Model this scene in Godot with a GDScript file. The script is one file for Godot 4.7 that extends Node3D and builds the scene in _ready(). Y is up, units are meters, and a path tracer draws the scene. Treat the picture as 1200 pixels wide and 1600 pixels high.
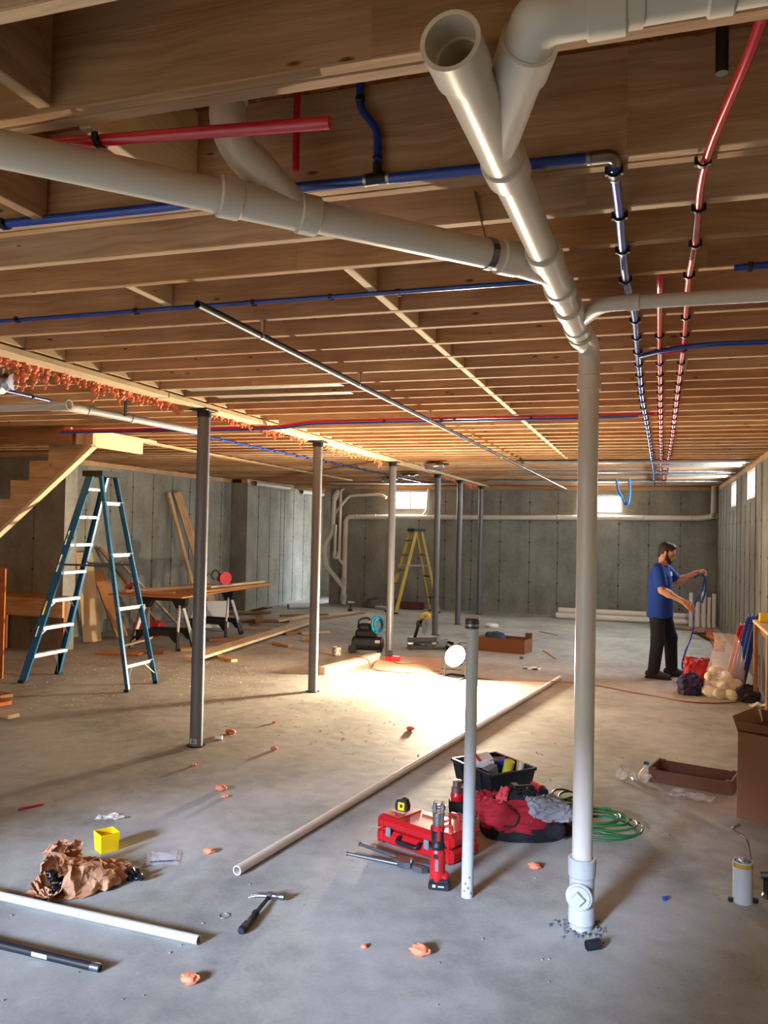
extends Node3D
# A basement under construction. Units are metres, y is up, the camera stands at x = 0, z = 0 and the room recedes along -z.

var M := {}
var taken := {}
var rng := RandomNumberGenerator.new()
const JB := 2.70      # underside of the floor joists
const JT := 2.985     # underside of the subfloor

# ---------------------------------------------------------------- naming
func numbered(n: String) -> String:
	if not taken.has(n):
		taken[n] = 0
		return n
	taken[n] += 1
	return "%s_%03d" % [n, taken[n]]

func tag(o: Node, label: String, category: String, group := "", kind := ""):
	if label != "": o.set_meta("label", label)
	if category != "": o.set_meta("category", category)
	if group != "": o.set_meta("group", group)
	if kind != "": o.set_meta("kind", kind)
	return o

func thing(n: String, label: String, category: String, at := Vector3.ZERO, turn := 0.0, group := "") -> Node3D:
	var o := Node3D.new()
	o.name = numbered(n)
	add_child(o)
	o.position = at
	o.rotation.y = turn
	tag(o, label, category, group)
	return o

func setting(n: String, label: String) -> Node3D:
	var o := Node3D.new()
	o.name = numbered(n)
	add_child(o)
	tag(o, label, n.split("_")[0], "", "structure")
	return o

func put(n: String, s: SurfaceTool, m: Material, parent: Node) -> MeshInstance3D:
	var o := MeshInstance3D.new()
	o.mesh = s.commit()
	o.material_override = m
	o.name = numbered(n) if parent == self else n
	parent.add_child(o, true)
	return o

func put_mesh(n: String, mesh: Mesh, m: Material, parent: Node, xf := Transform3D.IDENTITY) -> MeshInstance3D:
	var o := MeshInstance3D.new()
	o.mesh = mesh
	o.material_override = m
	o.name = numbered(n) if parent == self else n
	parent.add_child(o, true)
	o.transform = xf
	return o

func copy(o: Node3D, at: Vector3, turn := 0.0, label := "") -> Node3D:
	var c: Node3D = o.duplicate()
	c.name = numbered(str(o.name).rstrip("0123456789").trim_suffix("_"))
	add_child(c)
	c.position = at
	c.rotation = Vector3(0, turn, 0)
	if label != "": c.set_meta("label", label)
	return c

# ---------------------------------------------------------------- geometry
func st() -> SurfaceTool:
	var s := SurfaceTool.new()
	s.begin(Mesh.PRIMITIVE_TRIANGLES)
	return s

func tri(s: SurfaceTool, p: Array, n: Array, u: Array) -> void:
	# front faces run clockwise: turn the triangle when its winding disagrees with its normals
	var cr: Vector3 = (p[1] - p[0]).cross(p[2] - p[0])
	var o := [0, 1, 2]
	if cr.dot(n[0] + n[1] + n[2]) > 0.0: o = [0, 2, 1]
	for i in o:
		s.set_normal(n[i])
		s.set_uv(u[i])
		s.add_vertex(p[i])

func quad(s: SurfaceTool, p: Array, n: Array, u: Array) -> void:
	tri(s, [p[0], p[1], p[2]], [n[0], n[1], n[2]], [u[0], u[1], u[2]])
	tri(s, [p[0], p[2], p[3]], [n[0], n[2], n[3]], [u[0], u[2], u[3]])

func flat(s: SurfaceTool, p: Array, out: Vector3, u: Array = []) -> void:
	# a flat polygon given in order round its edge
	var n: Vector3 = (p[1] - p[0]).cross(p[2] - p[0]).normalized()
	if n.dot(out) < 0: n = -n
	for i in range(1, p.size() - 1):
		var uu: Array = [u[0], u[i], u[i + 1]] if u.size() else [Vector2(p[0].x, p[0].z + p[0].y), Vector2(p[i].x, p[i].z + p[i].y), Vector2(p[i + 1].x, p[i + 1].z + p[i + 1].y)]
		tri(s, [p[0], p[i], p[i + 1]], [n, n, n], uu)

func box(s: SurfaceTool, size: Vector3, xf := Transform3D.IDENTITY, b := 0.0, uo := Vector2.ZERO) -> void:
	var h := size / 2.0
	var l := size.max_axis_index()
	var a1 := (l + 1) % 3
	var a2 := (l + 2) % 3
	b = minf(b, h[h.min_axis_index()] * 0.6)
	var uvf := func(p: Vector3, axis: int) -> Vector2:
		if axis == l: return Vector2(p[a1] * 0.2, p[a2]) + uo + Vector2(.37, .11)
		return Vector2(p[l], p[a2] if axis == a1 else p[a1]) + uo + Vector2(0, .17 * axis)
	for axis in 3:
		var i := (axis + 1) % 3
		var j := (axis + 2) % 3
		for sg in [-1.0, 1.0]:
			var pts := []
			var uvs := []
			for c in [[-1, -1], [1, -1], [1, 1], [-1, 1]]:
				var p := Vector3()
				p[axis] = sg * h[axis]
				p[i] = c[0] * (h[i] - b)
				p[j] = c[1] * (h[j] - b)
				uvs.append(uvf.call(p, axis))
				pts.append(xf * p)
			var o := Vector3()
			o[axis] = sg
			flat(s, pts, xf.basis * o, uvs)
			if b > 0.0 and true:
				# the chamfer between this axis and the next
				for sg2 in [-1.0, 1.0]:
					var q := []
					var qu := []
					for c in [[0, -1], [0, 1], [1, 1], [1, -1]]:
						var p := Vector3()
						p[axis] = sg * (h[axis] - (b if c[0] else 0.0))
						p[i] = sg2 * (h[i] - (0.0 if c[0] else b))
						p[j] = c[1] * (h[j] - b)
						qu.append(uvf.call(p, axis))
						q.append(xf * p)
					var oo := Vector3()
					oo[axis] = sg
					oo[i] = sg2
					flat(s, q, xf.basis * oo, qu)
	if b > 0.0:
		for sx in [-1.0, 1.0]:
			for sy in [-1.0, 1.0]:
				for sz in [-1.0, 1.0]:
					var g := Vector3(sx, sy, sz)
					flat(s, [xf * (g * Vector3(h.x, h.y - b, h.z - b)), xf * (g * Vector3(h.x - b, h.y, h.z - b)), xf * (g * Vector3(h.x - b, h.y - b, h.z))], xf.basis * g)

func at(p: Vector3, e := Vector3.ZERO) -> Transform3D:
	return Transform3D(Basis.from_euler(Vector3(deg_to_rad(e.x), deg_to_rad(e.y), deg_to_rad(e.z))), p)

func aim(a: Vector3, b: Vector3) -> Transform3D:
	# local +x runs from a to b, the origin lies half way
	var x := (b - a).normalized()
	var up := Vector3.UP if absf(x.y) < 0.95 else Vector3.BACK
	var z := x.cross(up).normalized()
	return Transform3D(Basis(x, z.cross(x).normalized(), z), (a + b) / 2.0)

func beam(s: SurfaceTool, a: Vector3, b: Vector3, hgt: float, wid: float, bev := 0.0, uo := Vector2.ZERO) -> void:
	box(s, Vector3(a.distance_to(b), hgt, wid), aim(a, b), bev, uo)

func frames(pts: Array) -> Array:
	var out := []
	var prev := Vector3.ZERO
	for i in pts.size():
		var t: Vector3 = ((pts[mini(i + 1, pts.size() - 1)] - pts[i]).normalized() + (pts[i] - pts[maxi(i - 1, 0)]).normalized()).normalized()
		var x: Vector3
		if i == 0:
			x = t.cross(Vector3.UP if absf(t.y) < 0.9 else Vector3.RIGHT).normalized()
		else:
			x = (prev - t * prev.dot(t)).normalized()
		prev = x
		out.append([t, x, t.cross(x).normalized()])
	return out

func tube(s: SurfaceTool, pts: Array, r, n := 12, cap0 := true, cap1 := true) -> void:
	# r: one radius or one for each point
	var fr := frames(pts)
	var along := 0.0
	for i in pts.size() - 1:
		var r0: float = r[i] if r is Array else r
		var r1: float = r[i + 1] if r is Array else r
		var d: float = pts[i].distance_to(pts[i + 1])
		var tilt := (r0 - r1) / maxf(d, 1e-5)
		for k in n:
			var P := []
			var N := []
			var U := []
			for c in [[0, k], [0, k + 1], [1, k + 1], [1, k]]:
				var f: Array = fr[i + c[0]]
				var an: float = TAU * c[1] / n
				var dir: Vector3 = f[1] * cos(an) + f[2] * sin(an)
				P.append(pts[i + c[0]] + dir * (r1 if c[0] else r0))
				N.append((dir + f[0] * tilt).normalized())
				U.append(Vector2(along + d * c[0], r0 * TAU * c[1] / n))
			quad(s, P, N, U)
		along += d
	for e in [0, 1]:
		if (cap0 if e == 0 else cap1):
			var i: int = 0 if e == 0 else pts.size() - 1
			var rr: float = r[i] if r is Array else r
			if rr < 1e-4: continue
			var nn: Vector3 = -fr[i][0] if e == 0 else fr[i][0]
			for k in n:
				var d0: Vector3 = fr[i][1] * cos(TAU * k / n) + fr[i][2] * sin(TAU * k / n)
				var d1: Vector3 = fr[i][1] * cos(TAU * (k + 1) / n) + fr[i][2] * sin(TAU * (k + 1) / n)
				tri(s, [pts[i], pts[i] + d0 * rr, pts[i] + d1 * rr], [nn, nn, nn], [Vector2.ZERO, Vector2(d0.x, d0.y) * rr, Vector2(d1.x, d1.y) * rr])

func pipe(s: SurfaceTool, pts: Array, ro: float, ri: float, n := 20) -> void:
	# a hollow pipe with open ends
	tube(s, pts, ro, n, false, false)
	var fr := frames(pts)
	var inner := st()
	for i in pts.size() - 1:
		for k in n:
			var P := []
			var N := []
			for c in [[0, k], [0, k + 1], [1, k + 1], [1, k]]:
				var f: Array = fr[i + c[0]]
				var dir: Vector3 = f[1] * cos(TAU * c[1] / n) + f[2] * sin(TAU * c[1] / n)
				P.append(pts[i + c[0]] + dir * ri)
				N.append(-dir)
			quad(s, P, N, [Vector2.ZERO, Vector2(0, .01), Vector2(.01, .01), Vector2(.01, 0)])
	for i in [0, pts.size() - 1]:
		var nn: Vector3 = -fr[i][0] if i == 0 else fr[i][0]
		for k in n:
			var d0: Vector3 = fr[i][1] * cos(TAU * k / n) + fr[i][2] * sin(TAU * k / n)
			var d1: Vector3 = fr[i][1] * cos(TAU * (k + 1) / n) + fr[i][2] * sin(TAU * (k + 1) / n)
			quad(s, [pts[i] + d0 * ro, pts[i] + d1 * ro, pts[i] + d1 * ri, pts[i] + d0 * ri], [nn, nn, nn, nn], [Vector2.ZERO, Vector2(0, .01), Vector2(.01, .01), Vector2(.01, 0)])

func bend(pts: Array, rad: float, seg := 6) -> Array:
	# rounds the corners of a polyline
	var out := [pts[0]]
	for i in range(1, pts.size() - 1):
		var a: Vector3 = pts[i - 1]
		var b: Vector3 = pts[i]
		var c: Vector3 = pts[i + 1]
		var r := minf(rad, minf(a.distance_to(b), b.distance_to(c)) * 0.48)
		var p0 := b + (a - b).normalized() * r
		var p2 := b + (c - b).normalized() * r
		for k in seg + 1:
			var t := float(k) / seg
			out.append(p0.lerp(b, t).lerp(b.lerp(p2, t), t))
	out.append(pts[-1])
	return out

func curve(pts: Array, per := 6) -> Array:
	# a smooth line through the points
	var out := []
	for i in pts.size() - 1:
		var p0: Vector3 = pts[maxi(i - 1, 0)]
		var p3: Vector3 = pts[mini(i + 2, pts.size() - 1)]
		for k in per:
			out.append(pts[i].cubic_interpolate(pts[i + 1], p0, p3, float(k) / per))
	out.append(pts[-1])
	return out

func lathe(s: SurfaceTool, prof: Array, n := 20, xf := Transform3D.IDENTITY) -> void:
	# prof: Vector2(radius, height) from bottom to top
	for i in prof.size() - 1:
		var a: Vector2 = prof[i]
		var b: Vector2 = prof[i + 1]
		var e := (b - a).normalized()
		var nr := Vector2(e.y, -e.x)
		for k in n:
			var P := []
			var N := []
			var U := []
			for c in [[a, k], [a, k + 1], [b, k + 1], [b, k]]:
				var an: float = TAU * c[1] / n
				P.append(xf * Vector3(c[0].x * cos(an), c[0].y, c[0].x * sin(an)))
				N.append(xf.basis * Vector3(nr.x * cos(an), nr.y, nr.x * sin(an)))
				U.append(Vector2(an * .1, c[0].y))
			if a.x > 1e-5: tri(s, [P[0], P[1], P[2]], [N[0], N[1], N[2]], [U[0], U[1], U[2]])
			if b.x > 1e-5: tri(s, [P[0], P[2], P[3]], [N[0], N[2], N[3]], [U[0], U[2], U[3]])

func extrude(s: SurfaceTool, poly: Array, depth: float, xf := Transform3D.IDENTITY) -> void:
	# a polygon in local x, y pushed out along local z (centred)
	var pk := PackedVector2Array(poly)
	var ix := Geometry2D.triangulate_polygon(pk)
	for sg in [-0.5, 0.5]:
		for k in range(0, ix.size(), 3):
			var P := []
			for q in 3: P.append(xf * Vector3(pk[ix[k + q]].x, pk[ix[k + q]].y, sg * depth))
			var nn: Vector3 = xf.basis * Vector3(0, 0, signf(sg))
			tri(s, P, [nn, nn, nn], [pk[ix[k]], pk[ix[k + 1]], pk[ix[k + 2]]])
	var cw := Geometry2D.is_polygon_clockwise(pk)
	for i in pk.size():
		var a := pk[i]
		var b := pk[(i + 1) % pk.size()]
		var e := (b - a).normalized()
		var o2 := Vector2(e.y, -e.x) * (-1.0 if cw else 1.0)
		var nn: Vector3 = (xf.basis * Vector3(o2.x, o2.y, 0)).normalized()
		var l := a.distance_to(b)
		quad(s, [xf * Vector3(a.x, a.y, -depth / 2), xf * Vector3(b.x, b.y, -depth / 2), xf * Vector3(b.x, b.y, depth / 2), xf * Vector3(a.x, a.y, depth / 2)], [nn, nn, nn, nn], [Vector2(0, 0), Vector2(l, 0), Vector2(l, depth), Vector2(0, depth)])

func sheet(s: SurfaceTool, nu: int, nv: int, f: Callable, two_sided := 0.0, facets := false) -> void:
	# a surface f(u, v) with smooth normals; two_sided > 0 gives it that thickness
	var g := []
	for i in nu + 1:
		var row := []
		for j in nv + 1: row.append(f.call(float(i) / nu, float(j) / nv))
		g.append(row)
	var nm := []
	for i in nu + 1:
		var row := []
		for j in nv + 1:
			var du: Vector3 = g[mini(i + 1, nu)][j] - g[maxi(i - 1, 0)][j]
			var dv: Vector3 = g[i][mini(j + 1, nv)] - g[i][maxi(j - 1, 0)]
			row.append(dv.cross(du).normalized())
		nm.append(row)
	for side in ([1.0, -1.0] if two_sided > 0.0 else [1.0]):
		for i in nu:
			for j in nv:
				var P := []
				var N := []
				var U := []
				for c in [[0, 0], [1, 0], [1, 1], [0, 1]]:
					var n: Vector3 = nm[i + c[0]][j + c[1]] * side
					P.append(g[i + c[0]][j + c[1]] + n * two_sided * 0.5)
					N.append(n)
					U.append(Vector2(float(i + c[0]) / nu, float(j + c[1]) / nv))
				if facets:
					for tq in [[0, 1, 2], [0, 2, 3]]:
						var fnm: Vector3 = (P[tq[2]] - P[tq[0]]).cross(P[tq[1]] - P[tq[0]]).normalized()
						tri(s, [P[tq[0]], P[tq[1]], P[tq[2]]], [fnm, fnm, fnm], [U[tq[0]], U[tq[1]], U[tq[2]]])
				else:
					quad(s, P, N, U)

func blob(s: SurfaceTool, xf: Transform3D, amp: float, fq: float, sd: int, nu := 14, nv := 9) -> void:
	# a lumpy ball
	var nz := FastNoiseLite.new()
	nz.seed = sd
	nz.frequency = fq
	sheet(s, nu, nv, func(u, v):
		var th: float = u * TAU if u < 1.0 else 0.0
		var ph: float = clampf(v, 0.002, 0.998) * PI
		var d := Vector3(sin(ph) * cos(th), -cos(ph), -sin(ph) * sin(th))
		return xf * (d * (1.0 + amp * nz.get_noise_3dv(d * 10.0))))

func text_on(txt: String, h: float, m: Material, parent: Node, xf: Transform3D, called := "print") -> void:
	var t := TextMesh.new()
	var f := SystemFont.new()
	f.font_names = PackedStringArray(["Droid Sans"])
	f.font_weight = 700
	t.font = f
	t.text = txt
	t.font_size = 64
	t.pixel_size = h / 48.0
	t.depth = 0.0012
	put_mesh(called, t, m, parent, xf)

# ---------------------------------------------------------------- smooth bodies (surface nets over tapered capsules)
func cap_d(p: Vector3, a: Vector3, b: Vector3, ra: float, rb: float) -> float:
	var ab := b - a
	var t := clampf((p - a).dot(ab) / maxf(ab.length_squared(), 1e-9), 0.0, 1.0)
	return p.distance_to(a + ab * t) - lerpf(ra, rb, t)

func nets(s: SurfaceTool, bones: Array, cell: float, k: float, cut = null) -> void:
	# bones: [a, b, ra, rb, squash = Vector3.ONE]
	var lo := Vector3.INF
	var hi := -Vector3.INF
	for bn in bones:
		for e in 2:
			var r: float = bn[2 + e] + cell * 3.0 + k * 0.3
			lo = lo.min(bn[e] - Vector3.ONE * r)
			hi = hi.max(bn[e] + Vector3.ONE * r)
	var n := Vector3i(((hi - lo) / cell).ceil()) + Vector3i.ONE
	var f := PackedFloat32Array()
	f.resize(n.x * n.y * n.z)
	f.fill(1.0)
	for bn in bones:
		var rr: float = maxf(bn[2], bn[3]) + cell * 2.0 + k
		var sq: Vector3 = bn[4] if bn.size() > 4 else Vector3.ONE
		var q0 := Vector3i(((bn[0].min(bn[1]) - Vector3.ONE * rr - lo) / cell).floor()).clamp(Vector3i.ZERO, n - Vector3i.ONE)
		var q1 := Vector3i(((bn[0].max(bn[1]) + Vector3.ONE * rr - lo) / cell).ceil()).clamp(Vector3i.ZERO, n - Vector3i.ONE)
		var mid: Vector3 = (bn[0] + bn[1]) / 2.0
		for z in range(q0.z, q1.z + 1):
			for y in range(q0.y, q1.y + 1):
				var base := (z * n.y + y) * n.x
				for x in range(q0.x, q1.x + 1):
					var p := lo + Vector3(x, y, z) * cell
					var d := cap_d(mid + (p - mid) / sq, bn[0], bn[1], bn[2], bn[3])
					var o := f[base + x]
					var h := maxf(k - absf(d - o), 0.0) / k
					f[base + x] = minf(d, o) - h * h * k * 0.25
	if cut != null:
		for z in n.z:
			for y in n.y:
				for x in n.x:
					var i := (z * n.y + y) * n.x + x
					if f[i] < 0.2: f[i] = maxf(f[i], cut.call(lo + Vector3(x, y, z) * cell))
	var vid := {}
	var vs := []
	var dx := [1, n.x, n.x * n.y]
	for z in n.z - 1:
		for y in n.y - 1:
			for x in n.x - 1:
				var i := (z * n.y + y) * n.x + x
				var cnt := 0
				for c in 8:
					if f[i + (c & 1) + ((c >> 1) & 1) * dx[1] + (c >> 2) * dx[2]] < 0.0: cnt += 1
				if cnt == 0 or cnt == 8: continue
				var sum := Vector3.ZERO
				var m := 0
				for e in [[0, 1], [2, 3], [4, 5], [6, 7], [0, 2], [1, 3], [4, 6], [5, 7], [0, 4], [1, 5], [2, 6], [3, 7]]:
					var fa := f[i + (e[0] & 1) + ((e[0] >> 1) & 1) * dx[1] + (e[0] >> 2) * dx[2]]
					var fb := f[i + (e[1] & 1) + ((e[1] >> 1) & 1) * dx[1] + (e[1] >> 2) * dx[2]]
					if (fa < 0.0) == (fb < 0.0): continue
					var t := fa / (fa - fb)
					sum += Vector3(e[0] & 1, (e[0] >> 1) & 1, e[0] >> 2).lerp(Vector3(e[1] & 1, (e[1] >> 1) & 1, e[1] >> 2), t)
					m += 1
				vid[i] = vs.size()
				vs.append(lo + (Vector3(x, y, z) + sum / m) * cell)
	var idx := PackedInt32Array()
	var nv := PackedVector3Array()
	nv.resize(vs.size())
	for i in vid:
		for a in 3:
			if i + dx[a] >= f.size(): continue
			var f0 := f[i]
			var f1 := f[i + dx[a]]
			if (f0 < 0.0) == (f1 < 0.0): continue
			var b1: int = dx[(a + 1) % 3]
			var b2: int = dx[(a + 2) % 3]
			if not (vid.has(i - b1) and vid.has(i - b2) and vid.has(i - b1 - b2)): continue
			var q := [vid[i], vid[i - b1], vid[i - b1 - b2], vid[i - b2]]
			if f0 >= 0.0: q.reverse()
			for t in [[0, 1, 2], [0, 2, 3]]:
				var nn: Vector3 = (vs[q[t[1]]] - vs[q[t[0]]]).cross(vs[q[t[2]]] - vs[q[t[0]]])
				for c in t:
					nv[q[c]] += nn
					idx.append(q[c])
	for t in range(0, idx.size(), 3):
		var nn := [nv[idx[t]].normalized(), nv[idx[t + 1]].normalized(), nv[idx[t + 2]].normalized()]
		tri(s, [vs[idx[t]], vs[idx[t + 1]], vs[idx[t + 2]]], nn, [Vector2(vs[idx[t]].x, vs[idx[t]].y), Vector2(vs[idx[t + 1]].x, vs[idx[t + 1]].y), Vector2(vs[idx[t + 2]].x, vs[idx[t + 2]].y)])

# ---------------------------------------------------------------- materials
func mat(c: Color, rough := 0.6, metal := 0.0, spec := 0.5) -> StandardMaterial3D:
	var m := StandardMaterial3D.new()
	m.albedo_color = c
	m.roughness = rough
	m.metallic = metal
	m.metallic_specular = spec
	return m

func c8(r: int, g: int, b: int) -> Color:
	return Color8(r, g, b)

func noise(sd: int, fq: float, oct := 4) -> FastNoiseLite:
	var z := FastNoiseLite.new()
	z.seed = sd
	z.frequency = fq
	z.fractal_octaves = oct
	return z

func grey(sd: int, fq: float, w: int, h: int, oct := 4) -> PackedByteArray:
	return noise(sd, fq, oct).get_seamless_image(w, h).get_data()

func tex(img: Image) -> ImageTexture:
	img.generate_mipmaps()
	return ImageTexture.create_from_image(img)

func wood_tex(sd: int, lo: Color, hi: Color, knot: Color, knots: int) -> ImageTexture:
	var w := 1024
	var h := 384
	var img := Image.create(w, h, false, Image.FORMAT_RGB8)
	var g1 := noise(sd, 0.02, 3)
	var g2 := noise(sd + 1, 0.08, 2)
	var g3 := noise(sd + 2, 0.006, 2)
	var r := RandomNumberGenerator.new()
	r.seed = sd
	var ks := []
	for i in knots: ks.append([r.randf() * w, r.randf() * h, r.randf_range(1.5, 3.6)])
	for y in h:
		for x in w:
			var warp := 14.0 * g3.get_noise_2d(x, y * 2.0)
			var v := 0.5 + 0.4 * g1.get_noise_2d(x * 0.12, (y + warp) * 3.0) + 0.28 * g2.get_noise_2d(x * 0.06, y * 5.0) + 0.35 * g3.get_noise_2d(x * .8, y * 1.5)
			img.set_pixel(x, y, lo.lerp(hi, clampf(v, 0, 1)))
	for k in ks:
		var rr: float = k[2]
		for y in range(int(k[1] - rr * 2), int(k[1] + rr * 2)):
			for x in range(int(k[0] - rr * 4), int(k[0] + rr * 4)):
				var d := Vector2((x - k[0]) / 2.2, y - k[1]).length() / rr
				if d < 1.6:
					var px := posmod(x, w)
					var py := posmod(y, h)
					img.set_pixel(px, py, img.get_pixel(px, py).lerp(knot, clampf(1.45 - d, 0, 1) * 0.8))
	return tex(img)

func wood(t: Texture2D, tint := Color.WHITE, rough := 0.75) -> StandardMaterial3D:
	var m := mat(tint, rough, 0.0, 0.3)
	m.albedo_texture = t
	m.uv1_scale = Vector3(0.42, 1.6, 1)
	return m

func concrete_tex(sd: int, base: Color, dark: Color, light: Color, streak: float) -> ImageTexture:
	var n := 1024
	var a := grey(sd, 0.004, n, n, 5)
	var b := grey(sd + 1, 0.03, n, n, 4)
	var c := grey(sd + 2, 0.25, n, n, 2)
	var d := grey(sd + 3, 0.009, n, n, 3)
	var out := PackedByteArray()
	out.resize(n * n * 3)
	var cols := [base, dark, light]
	for y in n:
		for x in n:
			var i := y * n + x
			var v := (a[i] - 128) / 128.0 * 0.75 + (b[i] - 128) / 128.0 * 0.4 + (c[i] - 128) / 128.0 * 0.22
			v += streak * (d[(int(y * 0.12) % n) * n + x] - 128) / 128.0
			var col: Color = base.lerp(dark, clampf(-v, 0, 1)) if v < 0 else base.lerp(light, clampf(v, 0, 1))
			out[i * 3] = int(col.r * 255)
			out[i * 3 + 1] = int(col.g * 255)
			out[i * 3 + 2] = int(col.b * 255)
	return tex(Image.create_from_data(n, n, false, Image.FORMAT_RGB8, out))

func osb_tex(sd: int, lo: Color, hi: Color) -> ImageTexture:
	var n := 512
	var img := Image.create(n, n, false, Image.FORMAT_RGB8)
	img.fill(lo.lerp(hi, 0.4))
	var r := RandomNumberGenerator.new()
	r.seed = sd
	for k in 1500:
		var cx := r.randf() * n
		var cy := r.randf() * n
		var an := r.randf() * PI
		var ln := r.randf_range(12, 42)
		var wd := r.randf_range(3, 9)
		var col := lo.lerp(hi, r.randf())
		var e := Vector2(cos(an), sin(an))
		for i in int(ln):
			for j in int(wd):
				var p := Vector2(cx, cy) + e * i + e.orthogonal() * j
				img.set_pixel(posmod(int(p.x), n), posmod(int(p.y), n), col)
	return tex(img)

func bump(sd: int, fq: float, strength := 4.0, n := 512) -> ImageTexture:
	var im := noise(sd, fq, 4).get_seamless_image(n, n)
	im.bump_map_to_normal_map(strength)
	return tex(im)

func materials() -> void:
	var t1 := wood_tex(3, c8(166, 128, 96), c8(210, 176, 138), c8(84, 48, 26), 12)
	var t2 := wood_tex(17, c8(178, 144, 112), c8(222, 194, 158), c8(92, 54, 28), 9)
	var t3 := wood_tex(29, c8(154, 114, 84), c8(198, 160, 124), c8(78, 44, 24), 16)
	M.joist = [wood(t1), wood(t2), wood(t3), wood(t1, c8(246, 236, 224))]
	var t4 := wood_tex(41, c8(198, 172, 132), c8(230, 208, 170), c8(140, 92, 50), 7)
	M.pine = wood(t4)
	M.pine2 = wood(t2, c8(255, 246, 232))
	M.oldwood = wood(t3, c8(226, 206, 186))
	M.ply = wood(wood_tex(53, c8(156, 116, 80), c8(194, 152, 110), c8(90, 50, 26), 10), c8(255, 232, 206))
	M.redply = wood(wood_tex(59, c8(150, 78, 40), c8(196, 112, 62), c8(70, 30, 16), 24))
	M.osb = mat(Color.WHITE, 0.85, 0, .2)
	M.osb.albedo_texture = osb_tex(5, c8(112, 64, 34), c8(172, 112, 66))
	M.osb.uv1_triplanar = true
	M.osb.uv1_world_triplanar = true
	M.osb.uv1_scale = Vector3.ONE * 0.8
	M.floor = mat(Color.WHITE, 0.72, 0, .3)
	M.floor.albedo_texture = concrete_tex(7, c8(165, 164, 154), c8(134, 131, 123), c8(189, 187, 180), 0.0)
	M.floor.uv1_scale = Vector3.ONE * 0.17
	M.floor.uv1_triplanar = true
	M.floor.uv1_world_triplanar = true
	M.floor.detail_enabled = false
	M.floor.normal_enabled = true
	M.floor.normal_texture = bump(71, 0.05, 3.0)
	M.floor.normal_scale = 0.06
	M.conc = mat(Color.WHITE, 0.85, 0, .3)
	M.conc.albedo_texture = concrete_tex(11, c8(138, 137, 126), c8(118, 116, 106), c8(154, 153, 142), 0.45)
	M.conc.uv1_scale = Vector3.ONE * 0.3
	M.conc.uv1_triplanar = true
	M.conc.uv1_world_triplanar = true
	M.seam = mat(c8(112, 108, 100), 0.9)
	M.tie = mat(c8(70, 66, 60), 0.9)
	M.pvc = mat(c8(224, 214, 198), 0.32, 0, .5)
	M.pvcw = mat(c8(190, 190, 187), 0.34, 0, .5)
	M.pvcin = mat(c8(205, 203, 190), 0.5)
	M.ink = mat(c8(60, 60, 66), 0.7)
	M.blue = mat(c8(28, 70, 165), 0.22, 0, .6)
	M.red = mat(c8(200, 36, 56), 0.22, 0, .6)
	M.clip = mat(c8(18, 18, 20), 0.5)
	M.brass = mat(c8(150, 140, 130), 0.35, 0.9)
	M.iron = mat(c8(38, 38, 40), 0.42, 0.3)
	M.steel = mat(c8(168, 168, 168), 0.3, 0.95)
	M.galv = mat(c8(176, 176, 172), 0.45, 0.8)
	M.galv.normal_enabled = true
	M.galv.normal_texture = bump(81, 0.02, 6.0)
	M.galv.normal_scale = .4
	M.foil = mat(c8(222, 224, 226), 0.2, 0.95)
	M.post = mat(c8(110, 110, 112), 0.45, 0.2)
	M.black = mat(c8(22, 22, 24), 0.5)
	M.blackgloss = mat(c8(16, 16, 18), 0.25)
	M.rubber = mat(c8(26, 26, 27), 0.8)
	M.foam = mat(c8(228, 134, 92), 0.65)
	M.foam.subsurf_scatter_enabled = true
	M.foam.subsurf_scatter_strength = 0.15
	M.lad_blue = mat(c8(32, 98, 138), 0.4)
	M.lad_yel = mat(c8(206, 176, 62), 0.5)
	M.alu = mat(c8(206, 206, 204), 0.35, 0.75)
	M.white = mat(c8(236, 236, 232), 0.5)
	M.yellow = mat(c8(246, 206, 8), 0.42)
	M.redtool = mat(c8(184, 22, 28), 0.38)
	M.redcloth = mat(c8(154, 18, 32), 0.85)
	M.blackcloth = mat(c8(24, 24, 27), 0.9)
	M.grey = mat(c8(120, 122, 124), 0.5)
	M.greymetal = mat(c8(120, 122, 126), 0.38, 0.85)
	M.paper = mat(c8(186, 134, 98), 0.85)
	M.card = mat(c8(138, 90, 60), 0.85)
	M.tray = mat(c8(112, 68, 46), 0.7)
	M.carddark = mat(c8(104, 62, 42), 0.85)
	M.green = mat(c8(36, 104, 50), 0.4)
	M.bin = mat(c8(20, 26, 36), 0.45)
	M.cord = mat(c8(138, 70, 44), 0.6)
	M.rag = mat(c8(150, 148, 150), 0.9)
	M.cream = mat(c8(226, 212, 172), 0.55)
	M.purple = mat(c8(50, 34, 78), 0.7)
	M.tealblue = mat(c8(20, 140, 180), 0.4)
	M.film = mat(Color(0.95, 0.95, 0.96, 0.3), 0.12)
	M.film.transparency = BaseMaterial3D.TRANSPARENCY_ALPHA
	M.bagfilm = mat(Color(0.95, 0.88, 0.86, 0.22), 0.12)
	M.bagfilm.transparency = BaseMaterial3D.TRANSPARENCY_ALPHA
	M.glass = mat(Color(1, 1, 1, 0.08), 0.02)
	M.glass.transparency = BaseMaterial3D.TRANSPARENCY_ALPHA
	M.vinyl = mat(c8(236, 236, 234), 0.4)
	M.stone = mat(c8(150, 147, 140), 0.9)
	M.dust = mat(c8(206, 178, 130), 0.95)
	M.skin = mat(c8(206, 150, 122), 0.55)
	M.skin.subsurf_scatter_enabled = true
	M.skin.subsurf_scatter_strength = 0.1
	M.hair = mat(c8(44, 30, 22), 0.7)
	M.shirt = mat(c8(16, 60, 150), 0.9)
	M.jeans = mat(c8(24, 29, 38), 0.92)
	M.shoe = mat(c8(52, 44, 40), 0.8)

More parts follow.
